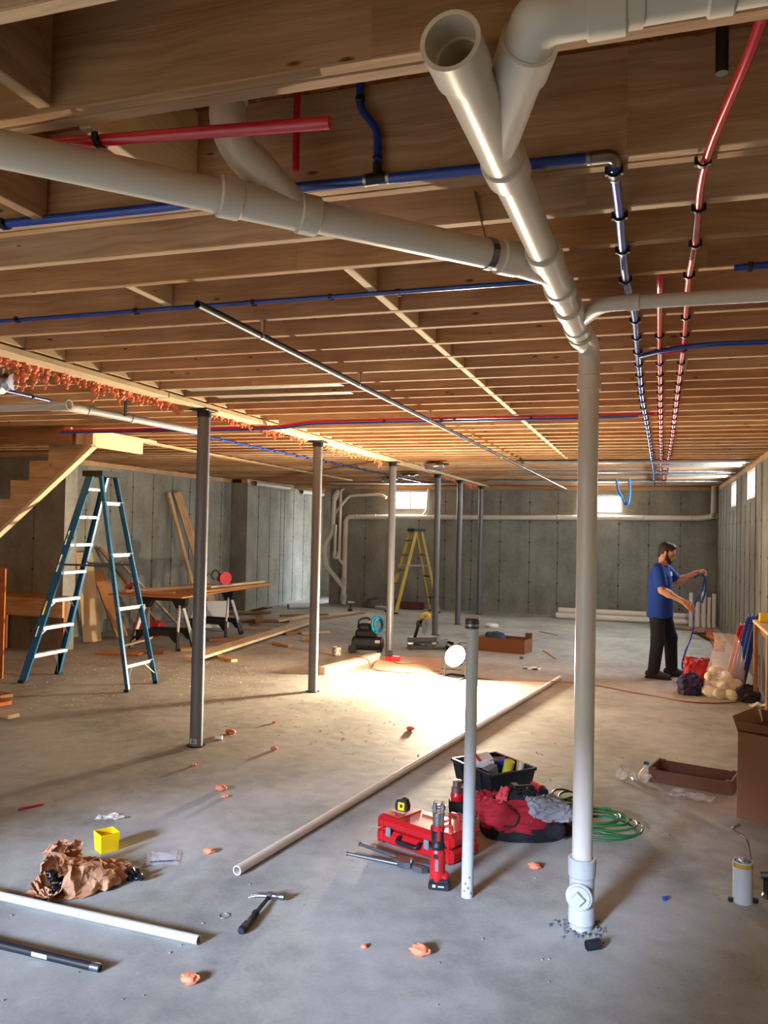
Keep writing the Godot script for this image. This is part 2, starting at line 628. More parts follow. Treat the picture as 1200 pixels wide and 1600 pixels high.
func _ready() -> void:
	rng.seed = 20240611
	# ------------------------------------------------ camera, sky, lights
	var cam := Camera3D.new()
	cam.name = "camera"
	add_child(cam)
	cam.position = Vector3(0, 1.75, 0)
	cam.rotation_degrees = Vector3(1.1065, 18.0, 1.178)
	cam.fov = 63.44
	cam.near = 0.05
	cam.current = true
	var env := Environment.new()
	env.background_mode = Environment.BG_SKY
	var sky := Sky.new()
	var sm := ProceduralSkyMaterial.new()
	sm.sky_top_color = c8(214, 228, 246)
	sm.sky_horizon_color = c8(236, 240, 246)
	sm.ground_horizon_color = c8(190, 190, 186)
	sm.ground_bottom_color = c8(150, 148, 142)
	sm.sky_energy_multiplier = SKY_E
	sm.ground_energy_multiplier = SKY_E
	sky.sky_material = sm
	env.sky = sky
	env.tonemap_mode = Environment.TONE_MAPPER_LINEAR
	env.tonemap_exposure = EXPOSURE
	env.sdfgi_enabled = true
	env.ssao_enabled = true
	env.ssil_enabled = true
	var we := WorldEnvironment.new()
	we.name = "environment"
	we.environment = env
	add_child(we)
	# low hazy sun that reaches the near floor through the glass door behind the camera
	var sun := DirectionalLight3D.new()
	sun.name = "hazy_sun"
	add_child(sun)
	sun.look_at_from_position(Vector3(-4, 3, 6), Vector3(-4, 3, 6) + Vector3(.29 * cos(SUN_UP), -sin(SUN_UP), -.957 * cos(SUN_UP)))
	sun.light_color = c8(192, 213, 255)
	sun.light_energy = SUN_E
	sun.light_angular_distance = 9.0
	sun.sky_mode = DirectionalLight3D.SKY_MODE_LIGHT_ONLY
	sun.shadow_enabled = true
	# daylight through the four small basement windows in view
	area_light("far_window_daylight", Vector3(-5.15, 2.38, -17.54), Vector3(-12, 180, 0), Vector2(0.78, 0.42), c8(255, 246, 232), WIN_E)
	area_light("far_window_daylight_001", Vector3(-1.02, 2.33, -17.54), Vector3(-12, 180, 0), Vector2(0.78, 0.40), c8(255, 246, 232), WIN_E)
	area_light("side_window_daylight", Vector3(1.14, 2.42, -14.2), Vector3(-10, 90, 0), Vector2(0.95, 0.40), c8(240, 246, 255), WIN_E)
	area_light("side_window_daylight_001", Vector3(1.14, 2.45, -11.77), Vector3(-10, 90, 0), Vector2(0.95, 0.42), c8(240, 246, 255), WIN_E)
	materials()
	structure()
	ceiling_frame()
	build_things()

const SKY_E := 3.0
const EXPOSURE := 1.25
const SUN_E := 3.5
const SUN_UP := 0.32
const WIN_E := 14.0
const LAMP_E := 48.0
const SPILL_E := 8.0

func area_light(n: String, p: Vector3, e: Vector3, size: Vector2, col: Color, energy: float) -> void:
	var l := AreaLight3D.new()
	l.name = n
	add_child(l)
	l.position = p
	l.rotation_degrees = e
	l.area_size = size
	l.light_color = col
	l.light_energy = energy
	l.area_normalize_energy = false
	l.area_range = 40.0
	l.shadow_enabled = true

# ---------------------------------------------------------------- room
func wall_panel(s: SurfaceTool, along: String, fixed: float, thick: float, u0: float, u1: float, top: float, holes: Array) -> void:
	# a slab standing on the floor; along "x" or "z"; fixed is its inner face, thick reaches outwards (signed)
	var cuts := [u0, u1]
	for h in holes:
		cuts.append(h[0])
		cuts.append(h[1])
	cuts.sort()
	for i in cuts.size() - 1:
		var a: float = cuts[i]
		var b: float = cuts[i + 1]
		if b - a < 1e-4: continue
		var spans := [[0.0, top]]
		for h in holes:
			if a >= h[0] - 1e-4 and b <= h[1] + 1e-4: spans = [[0.0, h[2]], [h[3], top]]
		for sp in spans:
			if sp[1] - sp[0] < 1e-3: continue
			var c := Vector3((a + b) / 2, (sp[0] + sp[1]) / 2, fixed + thick / 2)
			var d := Vector3(b - a, sp[1] - sp[0], absf(thick))
			if along == "z":
				c = Vector3(fixed + thick / 2, c.y, c.x)
				d = Vector3(absf(thick), d.y, b - a)
			box(s, d, at(c))

func form_marks(parent: Node, along: String, fixed: float, out: float, us: Array, top: float, holes: Array) -> void:
	# the fins that the wall forms left in the concrete, and the rows of tie marks
	var tie := st()
	for u in us:
		var lo := 0.02
		var hi := top - 0.02
		for h in holes:
			if u > h[0] - 0.06 and u < h[1] + 0.06: hi = h[2] - 0.06
		var s := st()
		var c := Vector3(u, (lo + hi) / 2, fixed + out * 0.003)
		var d := Vector3(0.016, hi - lo, 0.008)
		if along == "z":
			c = Vector3(fixed + out * 0.003, c.y, u)
			d = Vector3(0.008, hi - lo, 0.016)
		box(s, d, at(c), 0.002)
		put("form_seam", s, M.seam, parent)
		for k in 6:
			var y: float = 0.25 + k * 0.42
			if y > hi: continue
			var p := Vector3(u, y, fixed + out * 0.006) if along == "x" else Vector3(fixed + out * 0.006, y, u)
			box(tie, Vector3(0.034, 0.034, 0.006) if along == "x" else Vector3(0.006, 0.034, 0.034), at(p), 0.002)
	var o := put("tie_marks", tie, M.tie, parent)
	o.set_meta("kind", "stuff")

func window_unit(n: int, along: String, fixed: float, out: float, h: Array, label: String, deep := 0.12) -> void:
	# a small vinyl basement window set 12 cm back in its opening
	var o := setting("window_%d" % n, label)
	var c0: float = (h[0] + h[1]) / 2
	var cy: float = (h[2] + h[3]) / 2
	var w: float = h[1] - h[0]
	var hh: float = h[3] - h[2]
	o.position = Vector3(c0, cy, fixed + out * deep) if along == "x" else Vector3(fixed + out * deep, cy, c0)
	if along == "z": o.rotation.y = PI / 2
	var s := st()
	for k in [-1, 1]:
		box(s, Vector3(w, 0.045, 0.07), at(Vector3(0, k * (hh / 2 - 0.0225), 0)), 0.004)
		box(s, Vector3(0.045, hh - 0.09, 0.07), at(Vector3(k * (w / 2 - 0.0225), 0, 0)), 0.004)
	put("window_frame", s, M.vinyl, o)
	s = st()
	box(s, Vector3(0.028, hh - 0.09, 0.04), at(Vector3.ZERO), 0.003)
	put("meeting_stile", s, M.vinyl, o)
	for k in [-1, 1]:
		s = st()
		box(s, Vector3(w / 2 - 0.06, hh - 0.09, 0.006), at(Vector3(k * (w / 4 - 0.015), 0, 0)))
		put("pane", s, M.glass, o)

func structure() -> void:
	var fl := setting("floor", "grey concrete slab floor dusted with sawdust and debris")
	var s := st()
	box(s, Vector3(11.8, 0.12, 21.1), at(Vector3(-4.35, -0.06, -9.05)))
	put("slab", s, M.floor, fl)

	var H1 := [-5.56, -4.72, 2.155, 2.60]
	var H2 := [-1.44, -0.59, 2.135, 2.53]
	var R1 := [-14.72, -13.66, 2.20, 2.60]
	var R2 := [-12.30, -11.22, 2.23, 2.62]
	var B1 := [-4.9, -1.5, 0.0, 2.25]
	var top := 2.62
	# far wall
	var w := setting("wall_far", "grey poured concrete far wall with two small bright windows")
	s = st()
	wall_panel(s, "x", -17.6, -0.25, -7.0, 1.45, top, [H1, H2])
	put("concrete", s, M.conc, w)
	var us := []
	var u := -6.75
	while u < 1.1:
		us.append(u)
		u += rng.randf_range(0.58, 0.64)
	form_marks(w, "x", -17.6, 1.0, us, top, [H1, H2])
	s = st()
	box(s, Vector3(9.6, 0.04, 0.14), at(Vector3(-3.3, 2.64, -17.68)), 0.003)
	box(s, Vector3(9.6, 0.04, 0.14), at(Vector3(-3.3, 2.68, -17.68)), 0.003, Vector2(.6, .3))
	put("sill_plate", s, M.pine2, w)
	# recess beside it
	w = setting("wall_recess", "dark concrete recess wall beyond the drain pipes")
	s = st()
	wall_panel(s, "x", -19.4, -0.2, -8.3, -6.7, top, [])
	put("concrete", s, M.conc, w)
	# right wall
	w = setting("wall_right", "grey concrete right wall with two tall-lit side windows")
	s = st()
	wall_panel(s, "z", 1.2, 0.25, -17.85, 1.5, top, [R1, R2])
	put("concrete", s, M.conc, w)
	us = []
	u = -17.2
	while u < -6.0:
		us.append(u)
		u += rng.randf_range(0.58, 0.64)
	form_marks(w, "z", 1.2, -1.0, us, top, [R1, R2])
	s = st()
	box(s, Vector3(0.14, 0.04, 20.2), at(Vector3(1.28, 2.64, -7.6)), 0.003)
	box(s, Vector3(0.14, 0.04, 20.2), at(Vector3(1.28, 2.68, -7.6)), 0.003)
	put("sill_plate", s, M.pine2, w)
	# left walls: the middle stretch, the far stretch that steps inwards, the near stretch that steps outwards
	w = setting("wall_left", "grey concrete left wall stepping in behind the sawhorses")
	s = st()
	wall_panel(s, "z", -8.3, -0.25, -15.3, -9.5, top, [])
	wall_panel(s, "z", -7.92, -0.63, -19.6, -15.3, top, [])
	wall_panel(s, "x", -9.3, -0.25, -10.25, -7.55, top, [])
	wall_panel(s, "z", -10.0, -0.25, -9.5, 1.5, top, [])
	put("concrete", s, M.conc, w)
	form_marks(w, "z", -8.3, 1.0, [-10.1, -10.7, -11.3, -11.9, -12.5, -13.1, -13.7, -14.3, -14.9], top, [])
	form_marks(w, "z", -7.92, 1.0, [-15.8, -16.35, -16.9, -17.1, -17.6, -18.2, -18.8], top, [])
	form_marks(w, "x", -9.3, 1.0, [-9.5, -8.8, -8.05], top, [])
	s = st()
	box(s, Vector3(0.14, 0.04, 5.7), at(Vector3(-8.38, 2.64, -12.5)), 0.003)
	box(s, Vector3(0.14, 0.04, 4.3), at(Vector3(-8.0, 2.64, -17.45)), 0.003)
	box(s, Vector3(0.14, 0.04, 5.7), at(Vector3(-8.38, 2.68, -12.5)), 0.003)
	box(s, Vector3(0.14, 0.04, 4.3), at(Vector3(-8.0, 2.68, -17.45)), 0.003)
	put("sill_plate", s, M.pine2, w)
	# wall behind the camera, with the large window that lights the foreground
	w = setting("wall_back", "concrete wall behind the viewer with a wide glass door")
	s = st()
	wall_panel(s, "x", 1.25, 0.25, -10.25, 1.45, top, [B1])
	put("concrete", s, M.conc, w)
	window_unit(1, "x", -17.6, -1.0, H1, "bright far window behind the yellow stepladder")
	window_unit(2, "x", -17.6, -1.0, H2, "bright far window beside the blue hanging loops")
	window_unit(3, "z", 1.2, 1.0, R1, "narrow bright side window nearer the far corner", 0.05)
	window_unit(4, "z", 1.2, 1.0, R2, "narrow bright side window farther from the far corner", 0.05)
	# sliding glass door in the wall behind the camera, and the ground and bank outside it
	var dr := setting("door_1", "wide sliding glass door behind the viewer")
	dr.position = Vector3(-3.2, 0, 1.37)
	for k in [-1, 1]:
		s = st()
		box(s, Vector3(.06, 2.25, .1), at(Vector3(k * 1.67, 1.125, 0)), .004)
		put("jamb", s, M.vinyl, dr)
	s = st()
	box(s, Vector3(3.28, .05, .1), at(Vector3(0, 2.225, 0)), .004)
	put("head_rail", s, M.vinyl, dr)
	s = st()
	box(s, Vector3(3.28, .03, .1), at(Vector3(0, .015, 0)), .004)
	put("sill", s, M.vinyl, dr)
	for k in [-1, 1]:
		s = st()
		box(s, Vector3(1.62, 2.16, .006), at(Vector3(k * .82, 1.115, 0)))
		put("pane", s, M.glass, dr)
	var gd := setting("ground_outside", "soil and grass bank outside the glass door")
	s = st()
	box(s, Vector3(30, .1, 14), at(Vector3(-4, -.07, 8.6)))
	var pro := []
	for q in [[-7.0, 0.0], [-5.2, 1.1], [-4.2, 1.75], [-2.0, 1.95], [7.0, 2.0], [7.0, 0.0]]: pro.append(Vector2(q[0] + 8.5, q[1]))
	extrude(s, pro, 30.0, Transform3D(Basis(Vector3.BACK, Vector3.UP, Vector3.LEFT), Vector3(-4, 0, 0.6)))
	put("bank", s, mat(c8(84, 82, 58), .95), gd)

# ---------------------------------------------------------------- joists, blocking, centre beam
var JZ := []   # [centre z, thickness]

func ceiling_frame() -> void:
	var z := 1.4
	while z > -1.1:
		JZ.append([z, 0.038])
		z -= 0.338
	JZ[-1][0] = -1.245
	JZ.append([-1.608, 0.076])
	JZ.append([-2.195, 0.076])
	for q in [-2.511, -2.821, -3.158, -3.456, -3.77]: JZ.append([q, 0.038])
	z = -4.106
	while z > -17.6:
		JZ.append([z, 0.038])
		z -= 0.3306
	var c := setting("ceiling", "open ceiling of pale timber joists under a brown subfloor")
	var s := st()
	box(s, Vector3(11.8, 0.02, 21.1), at(Vector3(-4.35, JT + 0.01, -9.05)))
	put("subfloor", s, M.osb, c)
	var hgt := JT - JB
	for i in JZ.size():
		var zz: float = JZ[i][0]
		var th: float = JZ[i][1]
		var left := -8.35 if zz < -9.5 else -10.1
		for side in 2:
			var x0: float = -3.41 if side == 0 else left
			var x1: float = 1.34 if side == 0 else -3.37
			for ply in (2 if th > 0.05 else 1):
				s = st()
				var zo: float = 0.0 if th < 0.05 else (ply - 0.5) * 0.039
				box(s, Vector3(x1 - x0, hgt, 0.038), at(Vector3((x0 + x1) / 2, JB + hgt / 2 + (0.002 * ply), zz + zo + side * 0.0)), 0.003, Vector2(rng.randf() * 3.0, rng.randf() * 2.0))
				put("joist", s, M.joist[rng.randi() % 4], c)
	# solid blocking between the joists, in a line right of the middle and over the beam
	var bl := func(x: float, za: float, zb: float, hh: float, m: Material, lift := 0.0):
		var q := st()
		box(q, Vector3(0.038, hh, absf(za - zb) - 0.04), at(Vector3(x, JB + hh / 2 + lift, (za + zb) / 2)), 0.003, Vector2(rng.randf() * 2, rng.randf()))
		put("blocking", q, m, c)
	for i in JZ.size() - 1:
		var a: float = JZ[i][0]
		var b: float = JZ[i + 1][0]
		if a < -2.6 and b > -11.2: bl.call(-1.085, a, b, hgt * 0.98, M.pine, 0.002)
		if a < -3.0 and b > -17.6: bl.call(-3.36, a, b, 0.24, M.pine, 0.01)
	bl.call(-1.35, -1.25, -1.575, hgt * .95, M.joist[2], .003)
	bl.call(-1.32, -1.64, -2.165, hgt * .95, M.pine, .003)
	bl.call(-1.86, -1.64, -2.165, hgt * .95, M.joist[2], .003)
	bl.call(-2.03, -2.821, -3.158, hgt * .9, M.pine, .003)
	bl.call(0.15, -4.767, -5.098, hgt * .9, M.pine, .003)
	bl.call(-4.9, -5.4, -5.76, .24, M.pine, .003)
	# rim boards that close the ends of the bays, and wall plates below them
	for b in [[1.36, 1.40, -17.9, 1.5], [-10.26, -10.22, -9.6, 1.5], [-8.6, -8.56, -17.9, -9.5]]:
		s = st()
		box(s, Vector3(b[1] - b[0], JT - 2.6, b[3] - b[2]), at(Vector3((b[0] + b[1]) / 2, (JT + 2.6) / 2, (b[2] + b[3]) / 2)))
		put("rim_joist", s, M.joist[0], c)
	for b in [[-17.86, -8.6, 1.4], [-9.58, -10.26, -8.55], [1.46, -10.26, 1.4], [-19.62, -8.6, -6.7]]:
		s = st()
		box(s, Vector3(b[2] - b[1], JT - 2.6, 0.04), at(Vector3((b[1] + b[2]) / 2, (JT + 2.6) / 2, b[0])))
		put("rim_joist", s, M.joist[1], c)
	for b in [[-10.12, -4.3, .2, 10.6], [-9.0, -9.42, 2.9, .2], [-4.4, 1.37, 11.6, .2]]:
		s = st()
		box(s, Vector3(b[2], 0.08, b[3]), at(Vector3(b[0], 2.66, b[1])))
		put("wall_plate", s, M.pine2, c)
	# two long boards nailed flat under the far-left joists
	s = st()
	beam(s, Vector3(-5.6, JB - 0.012, -6.9), Vector3(-5.75, JB - 0.012, -15.5), 0.022, 0.09, .002)
	put("strapping_board", s, M.pine2, c)
	# sheet metal that closes some joist bays, and folded duct strips across the far bays
	for b in [[-5.10, -5.37, -3.25, -2.05], [-5.43, -5.70, -3.2, -2.1]]:
		s = st()
		box(s, Vector3(b[3] - b[2], 0.004, 0.20), at(Vector3((b[2] + b[3]) / 2, JB + 0.03, (b[0] + b[1]) / 2 - .02)), .001)
		put("panning_sheet", s, M.galv, c)
	for b in [[-11.35, 0.24, -1.8, 1.15], [-11.9, 0.3, .1, 1.15], [-13.2, 0.22, -2.2, 1.15], [-14.0, 0.5, .2, 1.15], [-15.6, 0.2, -3.0, 1.15], [-16.4, .4, -6.5, -3.8]]:
		s = st()
		box(s, Vector3(b[3] - b[2], 0.03, b[1]), at(Vector3((b[2] + b[3]) / 2, JB - 0.017, b[0])), .003)
		put("duct_sheet", s, M.galv, c)
	# centre beam: a flat plate in lengths, carried by the row of posts
	var bm := thing("center_beam", "long pale timber plate over the row of grey steel posts", "beam", Vector3(-3.41, 0, 0))
	for k in 4:
		var za := -1.0 - k * 4.2
		var zb := maxf(za - 4.19, -17.55)
		s = st()
		box(s, Vector3(0.14, 0.038, za - zb), at(Vector3(0, JB - 0.020, (za + zb) / 2)), 0.004, Vector2(k * .7, .2))
		put("plate_board", s, M.pine, bm)
	# orange spray foam squeezed out along the far-side edge of the plate, sagging in drips
	for span in [[-3.2, -5.6, 0.14], [-5.95, -8.0, 0.09], [-8.3, -10.6, 0.10], [-13.2, -17.0, 0.07]]:
		s = st()
		var zz: float = span[0]
		while zz > span[1]:
			var dense: float = 1.0 if span[2] > .12 else 0.75
			if rng.randf() < dense:
				var ln: float = rng.randf_range(0.015, span[2] * (.55 if rng.randf() > .1 else 1.15))
				var x := rng.randf_range(-0.092, -0.062)
				var nb := int(ln / .022) + 1
				for q in nb:
					var tt := float(q) / maxf(nb - 1, 1)
					var r0 := rng.randf_range(.013, .024) * (1.0 - .45 * tt)
					blob(s, at(Vector3(x + rng.randf_range(-.012, .012), JB - 0.03 - ln * tt, zz + rng.randf_range(-.012, .012)), Vector3(rng.randf() * 90, rng.randf() * 360, 0)).scaled_local(Vector3(r0, r0 * rng.randf_range(1.0, 1.5), r0)), .75, .16, rng.randi() % 999, 8, 6)
			zz -= rng.randf_range(0.012, 0.026)
		var f := put("spray_foam", s, M.foam, bm)
		f.set_meta("kind", "stuff")
		f.set_meta("label", "orange spray foam sagging in drips from the plate edge")
	# posts
	var zs := [-5.81, -8.17, -10.85, -13.36, -15.03, -17.0]
	var lb := ["nearest and thickest-looking grey steel post, beside the blue stepladder", "second grey steel post, in front of the lumber scraps", "third grey steel post, beside the black compressor", "fourth grey steel post, right of the yellow stepladder", "fifth grey steel post, in line behind the work light", "farthest grey steel post of the row, near the far wall"]
	for i in zs.size():
		var p := thing("steel_post", lb[i], "post", Vector3(-3.41, 0, zs[i]), 0, "steel posts under the centre beam")
		s = st()
		tube(s, [Vector3(0, 0.004, 0), Vector3(0, 2.632, 0)], 0.0505, 24)
		put("shaft", s, M.post, p)
		s = st()
		box(s, Vector3(0.15, 0.012, 0.2), at(Vector3(0, 2.653, 0)), .002)
		lathe(s, [Vector2(0.056, 2.60), Vector2(0.056, 2.647), Vector2(0, 2.647)], 20)
		put("cap_plate", s, M.black, p)
		s = st()
		lathe(s, [Vector2(0.075, 0.001), Vector2(0.075, 0.005), Vector2(0.0505, 0.006)], 20)
		put("base_collar", s, M.black, p)
		if i == 0:
			s = st()
			for k in 6: box(s, Vector3(0.004, 0.03, 0.002), at(Vector3(-.012 + k * .007, 0.045, 0.0505)))
			put("barcode", s, M.black, p)
			s = st()
			box(s, Vector3(0.055, 0.036, 0.0015), at(Vector3(.005, 0.045, 0.0495)))
			put("sticker", s, M.white, p)

# ---------------------------------------------------------------- pipes
func clip_on(parent: Node, p: Vector3, dir: Vector3, r: float) -> void:
	# a black half-ring clip with a nailing ear, its strap hanging below the pipe
	var s := st()
	var d := dir.normalized()
	var sd := d.cross(Vector3.UP).normalized()
	var ring := []
	for k in 9:
		var a := PI + PI * k / 8.0
		ring.append(p + sd * cos(a) * (r + .003) + Vector3.UP * sin(a) * (r + .003))
	var bx := Basis(sd, Vector3.UP, sd.cross(Vector3.UP))
	for k in 8:
		var a: Vector3 = ring[k]
		var b: Vector3 = ring[k + 1]
		var x := (b - a).normalized()
		box(s, Vector3(a.distance_to(b) + .003, .005, .016), Transform3D(Basis(x, d.cross(x), d), (a + b) / 2))
	for k in [-1.0, 1.0]:
		box(s, Vector3(.008, .022, .016), Transform3D(bx, p + sd * k * (r + .005) + Vector3(0, .0, 0)), .001)
	put("pipe_clip", s, M.clip, parent)

func ring_at(s: SurfaceTool, a: Vector3, b: Vector3, r: float, n := 20) -> void:
	# a collar with softened rims round the line a-b
	var d := (b - a).normalized()
	var e := minf(.004, a.distance_to(b) * .2)
	tube(s, [a, a + d * e, b - d * e, b], [r - e, r, r, r - e], n, true, true)

func drain_stack() -> void:
	var t := thing("drain_pipe_stack", "white plastic drain stack rising from the floor and branching under the joists", "drain pipe")
	var ro := 0.0445
	var ri := 0.039
	var cx := -0.278
	var cz := -3.80
	var R := func(z: float) -> Vector3: return Vector3(-0.30, 2.58, -3.60).lerp(Vector3(-0.352, 2.612, -1.41), (z + 3.60) / 2.19)
	var s := st()
	pipe(s, [Vector3(cx, .22, cz), Vector3(cx - .003, 2.42, cz)], ro, ri, 28)
	put("stack_pipe", s, M.pvc, t)
	# elbow with its two hubs
	s = st()
	var eb := [Vector3(cx - .003, 2.40, cz), Vector3(cx - .003, 2.585, cz), R.call(-3.50)]
	tube(s, bend(eb, .13, 9), .0475, 28, false, false)
	ring_at(s, Vector3(cx - .003, 2.385, cz), Vector3(cx - .003, 2.45, cz), .054, 28)
	ring_at(s, R.call(-3.60), R.call(-3.53), .054, 28)
	put("elbow", s, M.pvc, t)
	s = st()
	pipe(s, [R.call(-3.56), R.call(-1.62)], ro, ri, 28)
	put("run_pipe", s, M.pvc, t)
	# small wye with the thin branch to the right
	s = st()
	ring_at(s, R.call(-3.46), R.call(-3.39), .054, 28)
	tube(s, [R.call(-3.42), R.call(-3.12)], .0485, 28, false, false)
	ring_at(s, R.call(-3.19), R.call(-3.11), .054, 28)
	tube(s, [R.call(-3.38), Vector3(-.215, 2.592, -3.20)], .0285, 18)
	put("branch_wye", s, M.pvc, t)
	s = st()
	var thin := [Vector3(-.232, 2.592, -3.225), Vector3(-.185, 2.592, -3.135), Vector3(.2, 2.586, -3.115), Vector3(1.12, 2.575, -3.09)]
	tube(s, bend(thin, .05), .0255, 18)
	put("thin_branch_pipe", s, M.pvc, t)
	s = st()
	ring_at(s, Vector3(-.10, 2.591, -3.13), Vector3(-.055, 2.590, -3.127), .031, 18)
	tube(s, bend([Vector3(-.235, 2.592, -3.235), Vector3(-.185, 2.592, -3.135), Vector3(-.07, 2.591, -3.128)], .06), .0285, 18)
	put("thin_branch_elbow", s, M.pvc, t)
	# wye with the long branch to the left
	var j: Vector3 = R.call(-2.66)
	var L := func(d: float) -> Vector3: return j + Vector3(-.713, .014, .701) * d
	s = st()
	ring_at(s, R.call(-2.93), R.call(-2.86), .054, 28)
	tube(s, [R.call(-2.90), R.call(-2.50)], .0485, 28, false, false)
	ring_at(s, R.call(-2.58), R.call(-2.49), .054, 28)
	tube(s, [R.call(-2.70), L.call(.16)], .0485, 28)
	ring_at(s, L.call(.13), L.call(.20), .054, 28)
	put("branch_wye", s, M.pvc, t)
	s = st()
	pipe(s, [L.call(.17), L.call(2.9)], ro, ri, 28)
	put("long_branch_pipe", s, M.pvc, t)
	# upright branch on the long pipe
	s = st()
	ring_at(s, L.call(.80), L.call(.86), .054, 28)
	tube(s, [L.call(.82), L.call(1.06)], .0485, 28, false, false)
	ring_at(s, L.call(1.02), L.call(1.08), .054, 28)
	tube(s, [L.call(.86), L.call(1.0) + Vector3(0, .12, 0)], .047, 24)
	put("riser_wye", s, M.pvc, t)
	s = st()
	var rp: Vector3 = L.call(1.06)
	var up := [L.call(.95) + Vector3(0, .07, 0), rp + Vector3(0, .16, 0), rp + Vector3(0, .375, 0)]
	tube(s, bend(up, .09, 8), .0475, 24)
	ring_at(s, rp + Vector3(0, .25, 0), rp + Vector3(0, .31, 0), .053, 24)
	put("riser_elbow", s, M.pvc, t)
	# hanger strap
	s = st()
	var hp: Vector3 = L.call(.235)
	var dd: Vector3 = (L.call(1.0) - L.call(0.0)).normalized()
	var sd := dd.cross(Vector3.UP).normalized()
	for k in 16:
		var a0 := TAU * k / 16.0
		var a1 := TAU * (k + 1) / 16.0
		var pa := hp + (sd * cos(a0) + Vector3.UP * sin(a0)) * .0475
		var pb := hp + (sd * cos(a1) + Vector3.UP * sin(a1)) * .0475
		var x := (pb - pa).normalized()
		box(s, Vector3(pa.distance_to(pb) + .002, .0025, .022), Transform3D(Basis(x, dd.cross(x), dd), (pa + pb) / 2))
	beam(s, hp + Vector3(-.01, .045, 0), Vector3(hp.x - .045, 2.79, hp.z + .01), .022, .003)
	put("hanger_strap", s, M.greymetal, t)
	# double wye at the near end: an open hub and an elbow to the right-hand pipe
	s = st()
	ring_at(s, R.call(-1.96), R.call(-1.88), .0545, 28)
	tube(s, [R.call(-1.93), R.call(-1.50)], .049, 28, false, false)
	pipe(s, [R.call(-1.50), R.call(-1.405)], .0555, .0465, 32)
	pipe(s, [R.call(-1.60), R.call(-1.47)], .0465, .040, 28)
	var j4: Vector3 = R.call(-1.80)
	var B := Vector3(-.222, 2.655, -1.50)
	tube(s, [j4, B], .049, 28)
	var bd := (B - j4).normalized()
	ring_at(s, B - bd * .095, B - bd * .01, .0555, 28)
	put("double_wye", s, M.pvc, t)
	s = st()
	tube(s, bend([B - bd * .03, B + bd * .045, Vector3(-.03, 2.675, -1.475)], .11, 9), .0485, 28)
	ring_at(s, Vector3(-.125, 2.672, -1.472), Vector3(-.055, 2.675, -1.475), .056, 28)
	put("elbow", s, M.pvc, t)
	s = st()
	pipe(s, [Vector3(-.1, 2.673, -1.474), Vector3(1.1, 2.70, -1.50)], ro, ri, 28)
	ring_at(s, Vector3(.075, 2.677, -1.478), Vector3(.12, 2.678, -1.479), .0505, 28)
	put("right_branch_pipe", s, M.pvc, t)
	# clean-out tee at the foot
	s = st()
	lathe(s, [Vector2(.047, -.01), Vector2(.052, .02), Vector2(.058, .03), Vector2(.058, .085), Vector2(.0545, .10), Vector2(.0545, .225), Vector2(.060, .235), Vector2(.061, .305), Vector2(.058, .31), Vector2(.0475, .31), Vector2(.0465, .27)], 30, at(Vector3(cx, 0, cz)))
	var pd := Vector3(-.10, .02, 1).normalized()
	var pc := Vector3(cx, .158, cz)
	tube(s, [pc, pc + pd * .066], .052, 28)
	ring_at(s, pc + pd * .045, pc + pd * .070, .0585, 30)
	put("cleanout_tee", s, M.pvcw, t)
	# threaded plug with a raised square head
	s = st()
	var px := Transform3D(Basis(pd.cross(Vector3.UP).normalized() * -1.0, Vector3.UP, pd).orthonormalized(), pc + pd * .070)
	var sq := .023
	var rot := deg_to_rad(-45 + 4)
	var cnr := []
	for k in 4: cnr.append(Vector2(cos(rot + PI / 4 + k * PI / 2), sin(rot + PI / 4 + k * PI / 2)) * sq * sqrt(2))
	var zf := Vector3(0, 0, 1)
	for k in 4:
		for m in 8:
			var a0: float = rot + PI / 4 + (k + m / 8.0) * PI / 2
			var a1: float = rot + PI / 4 + (k + (m + 1) / 8.0) * PI / 2
			var q0: Vector2 = cnr[k].lerp(cnr[(k + 1) % 4], m / 8.0)
			var q1: Vector2 = cnr[k].lerp(cnr[(k + 1) % 4], (m + 1) / 8.0)
			var o0 := Vector2(cos(a0), sin(a0)) * .049
			var o1 := Vector2(cos(a1), sin(a1)) * .049
			flat(s, [px * Vector3(q0.x, q0.y, .008), px * Vector3(q1.x, q1.y, .008), px * Vector3(o1.x, o1.y, .008), px * Vector3(o0.x, o0.y, .008)], px.basis * zf)
			flat(s, [px * Vector3(o0.x, o0.y, .008), px * Vector3(o1.x, o1.y, .008), px * Vector3(o1.x, o1.y, -.002) , px * Vector3(o0.x, o0.y, -.002)], px.basis * Vector3(o0.x, o0.y, 0))
		var c0: Vector2 = cnr[k]
		var c1: Vector2 = cnr[(k + 1) % 4]
		flat(s, [px * Vector3(c0.x, c0.y, .008), px * Vector3(c1.x, c1.y, .008), px * Vector3(c1.x * .94, c1.y * .94, .030), px * Vector3(c0.x * .94, c0.y * .94, .030)], px.basis * Vector3(c0.x + c1.x, c0.y + c1.y, 0))
	flat(s, [px * Vector3(cnr[0].x * .94, cnr[0].y * .94, .030), px * Vector3(cnr[1].x * .94, cnr[1].y * .94, .030), px * Vector3(cnr[2].x * .94, cnr[2].y * .94, .030), px * Vector3(cnr[3].x * .94, cnr[3].y * .94, .030)], px.basis * zf)
	var pl := put("cleanout_plug", s, M.pvcw, t)
	pl.set_meta("label", "round screw plug with a raised square head")
	s = st()
	for k in 70:
		var a := rng.randf() * TAU
		var d := .058 + absf(rng.randfn(0, .04))
		box(s, Vector3.ONE * rng.randf_range(.004, .012), at(Vector3(cx + cos(a) * d, .004, cz + sin(a) * d), Vector3(rng.randf() * 90, rng.randf() * 90, 0)))
	var rb := put("gravel_rubble", s, mat(c8(112, 110, 112), .9), self)
	tag(rb, "grey crumbs of broken concrete round the foot of the drain stack", "rubble", "", "stuff")

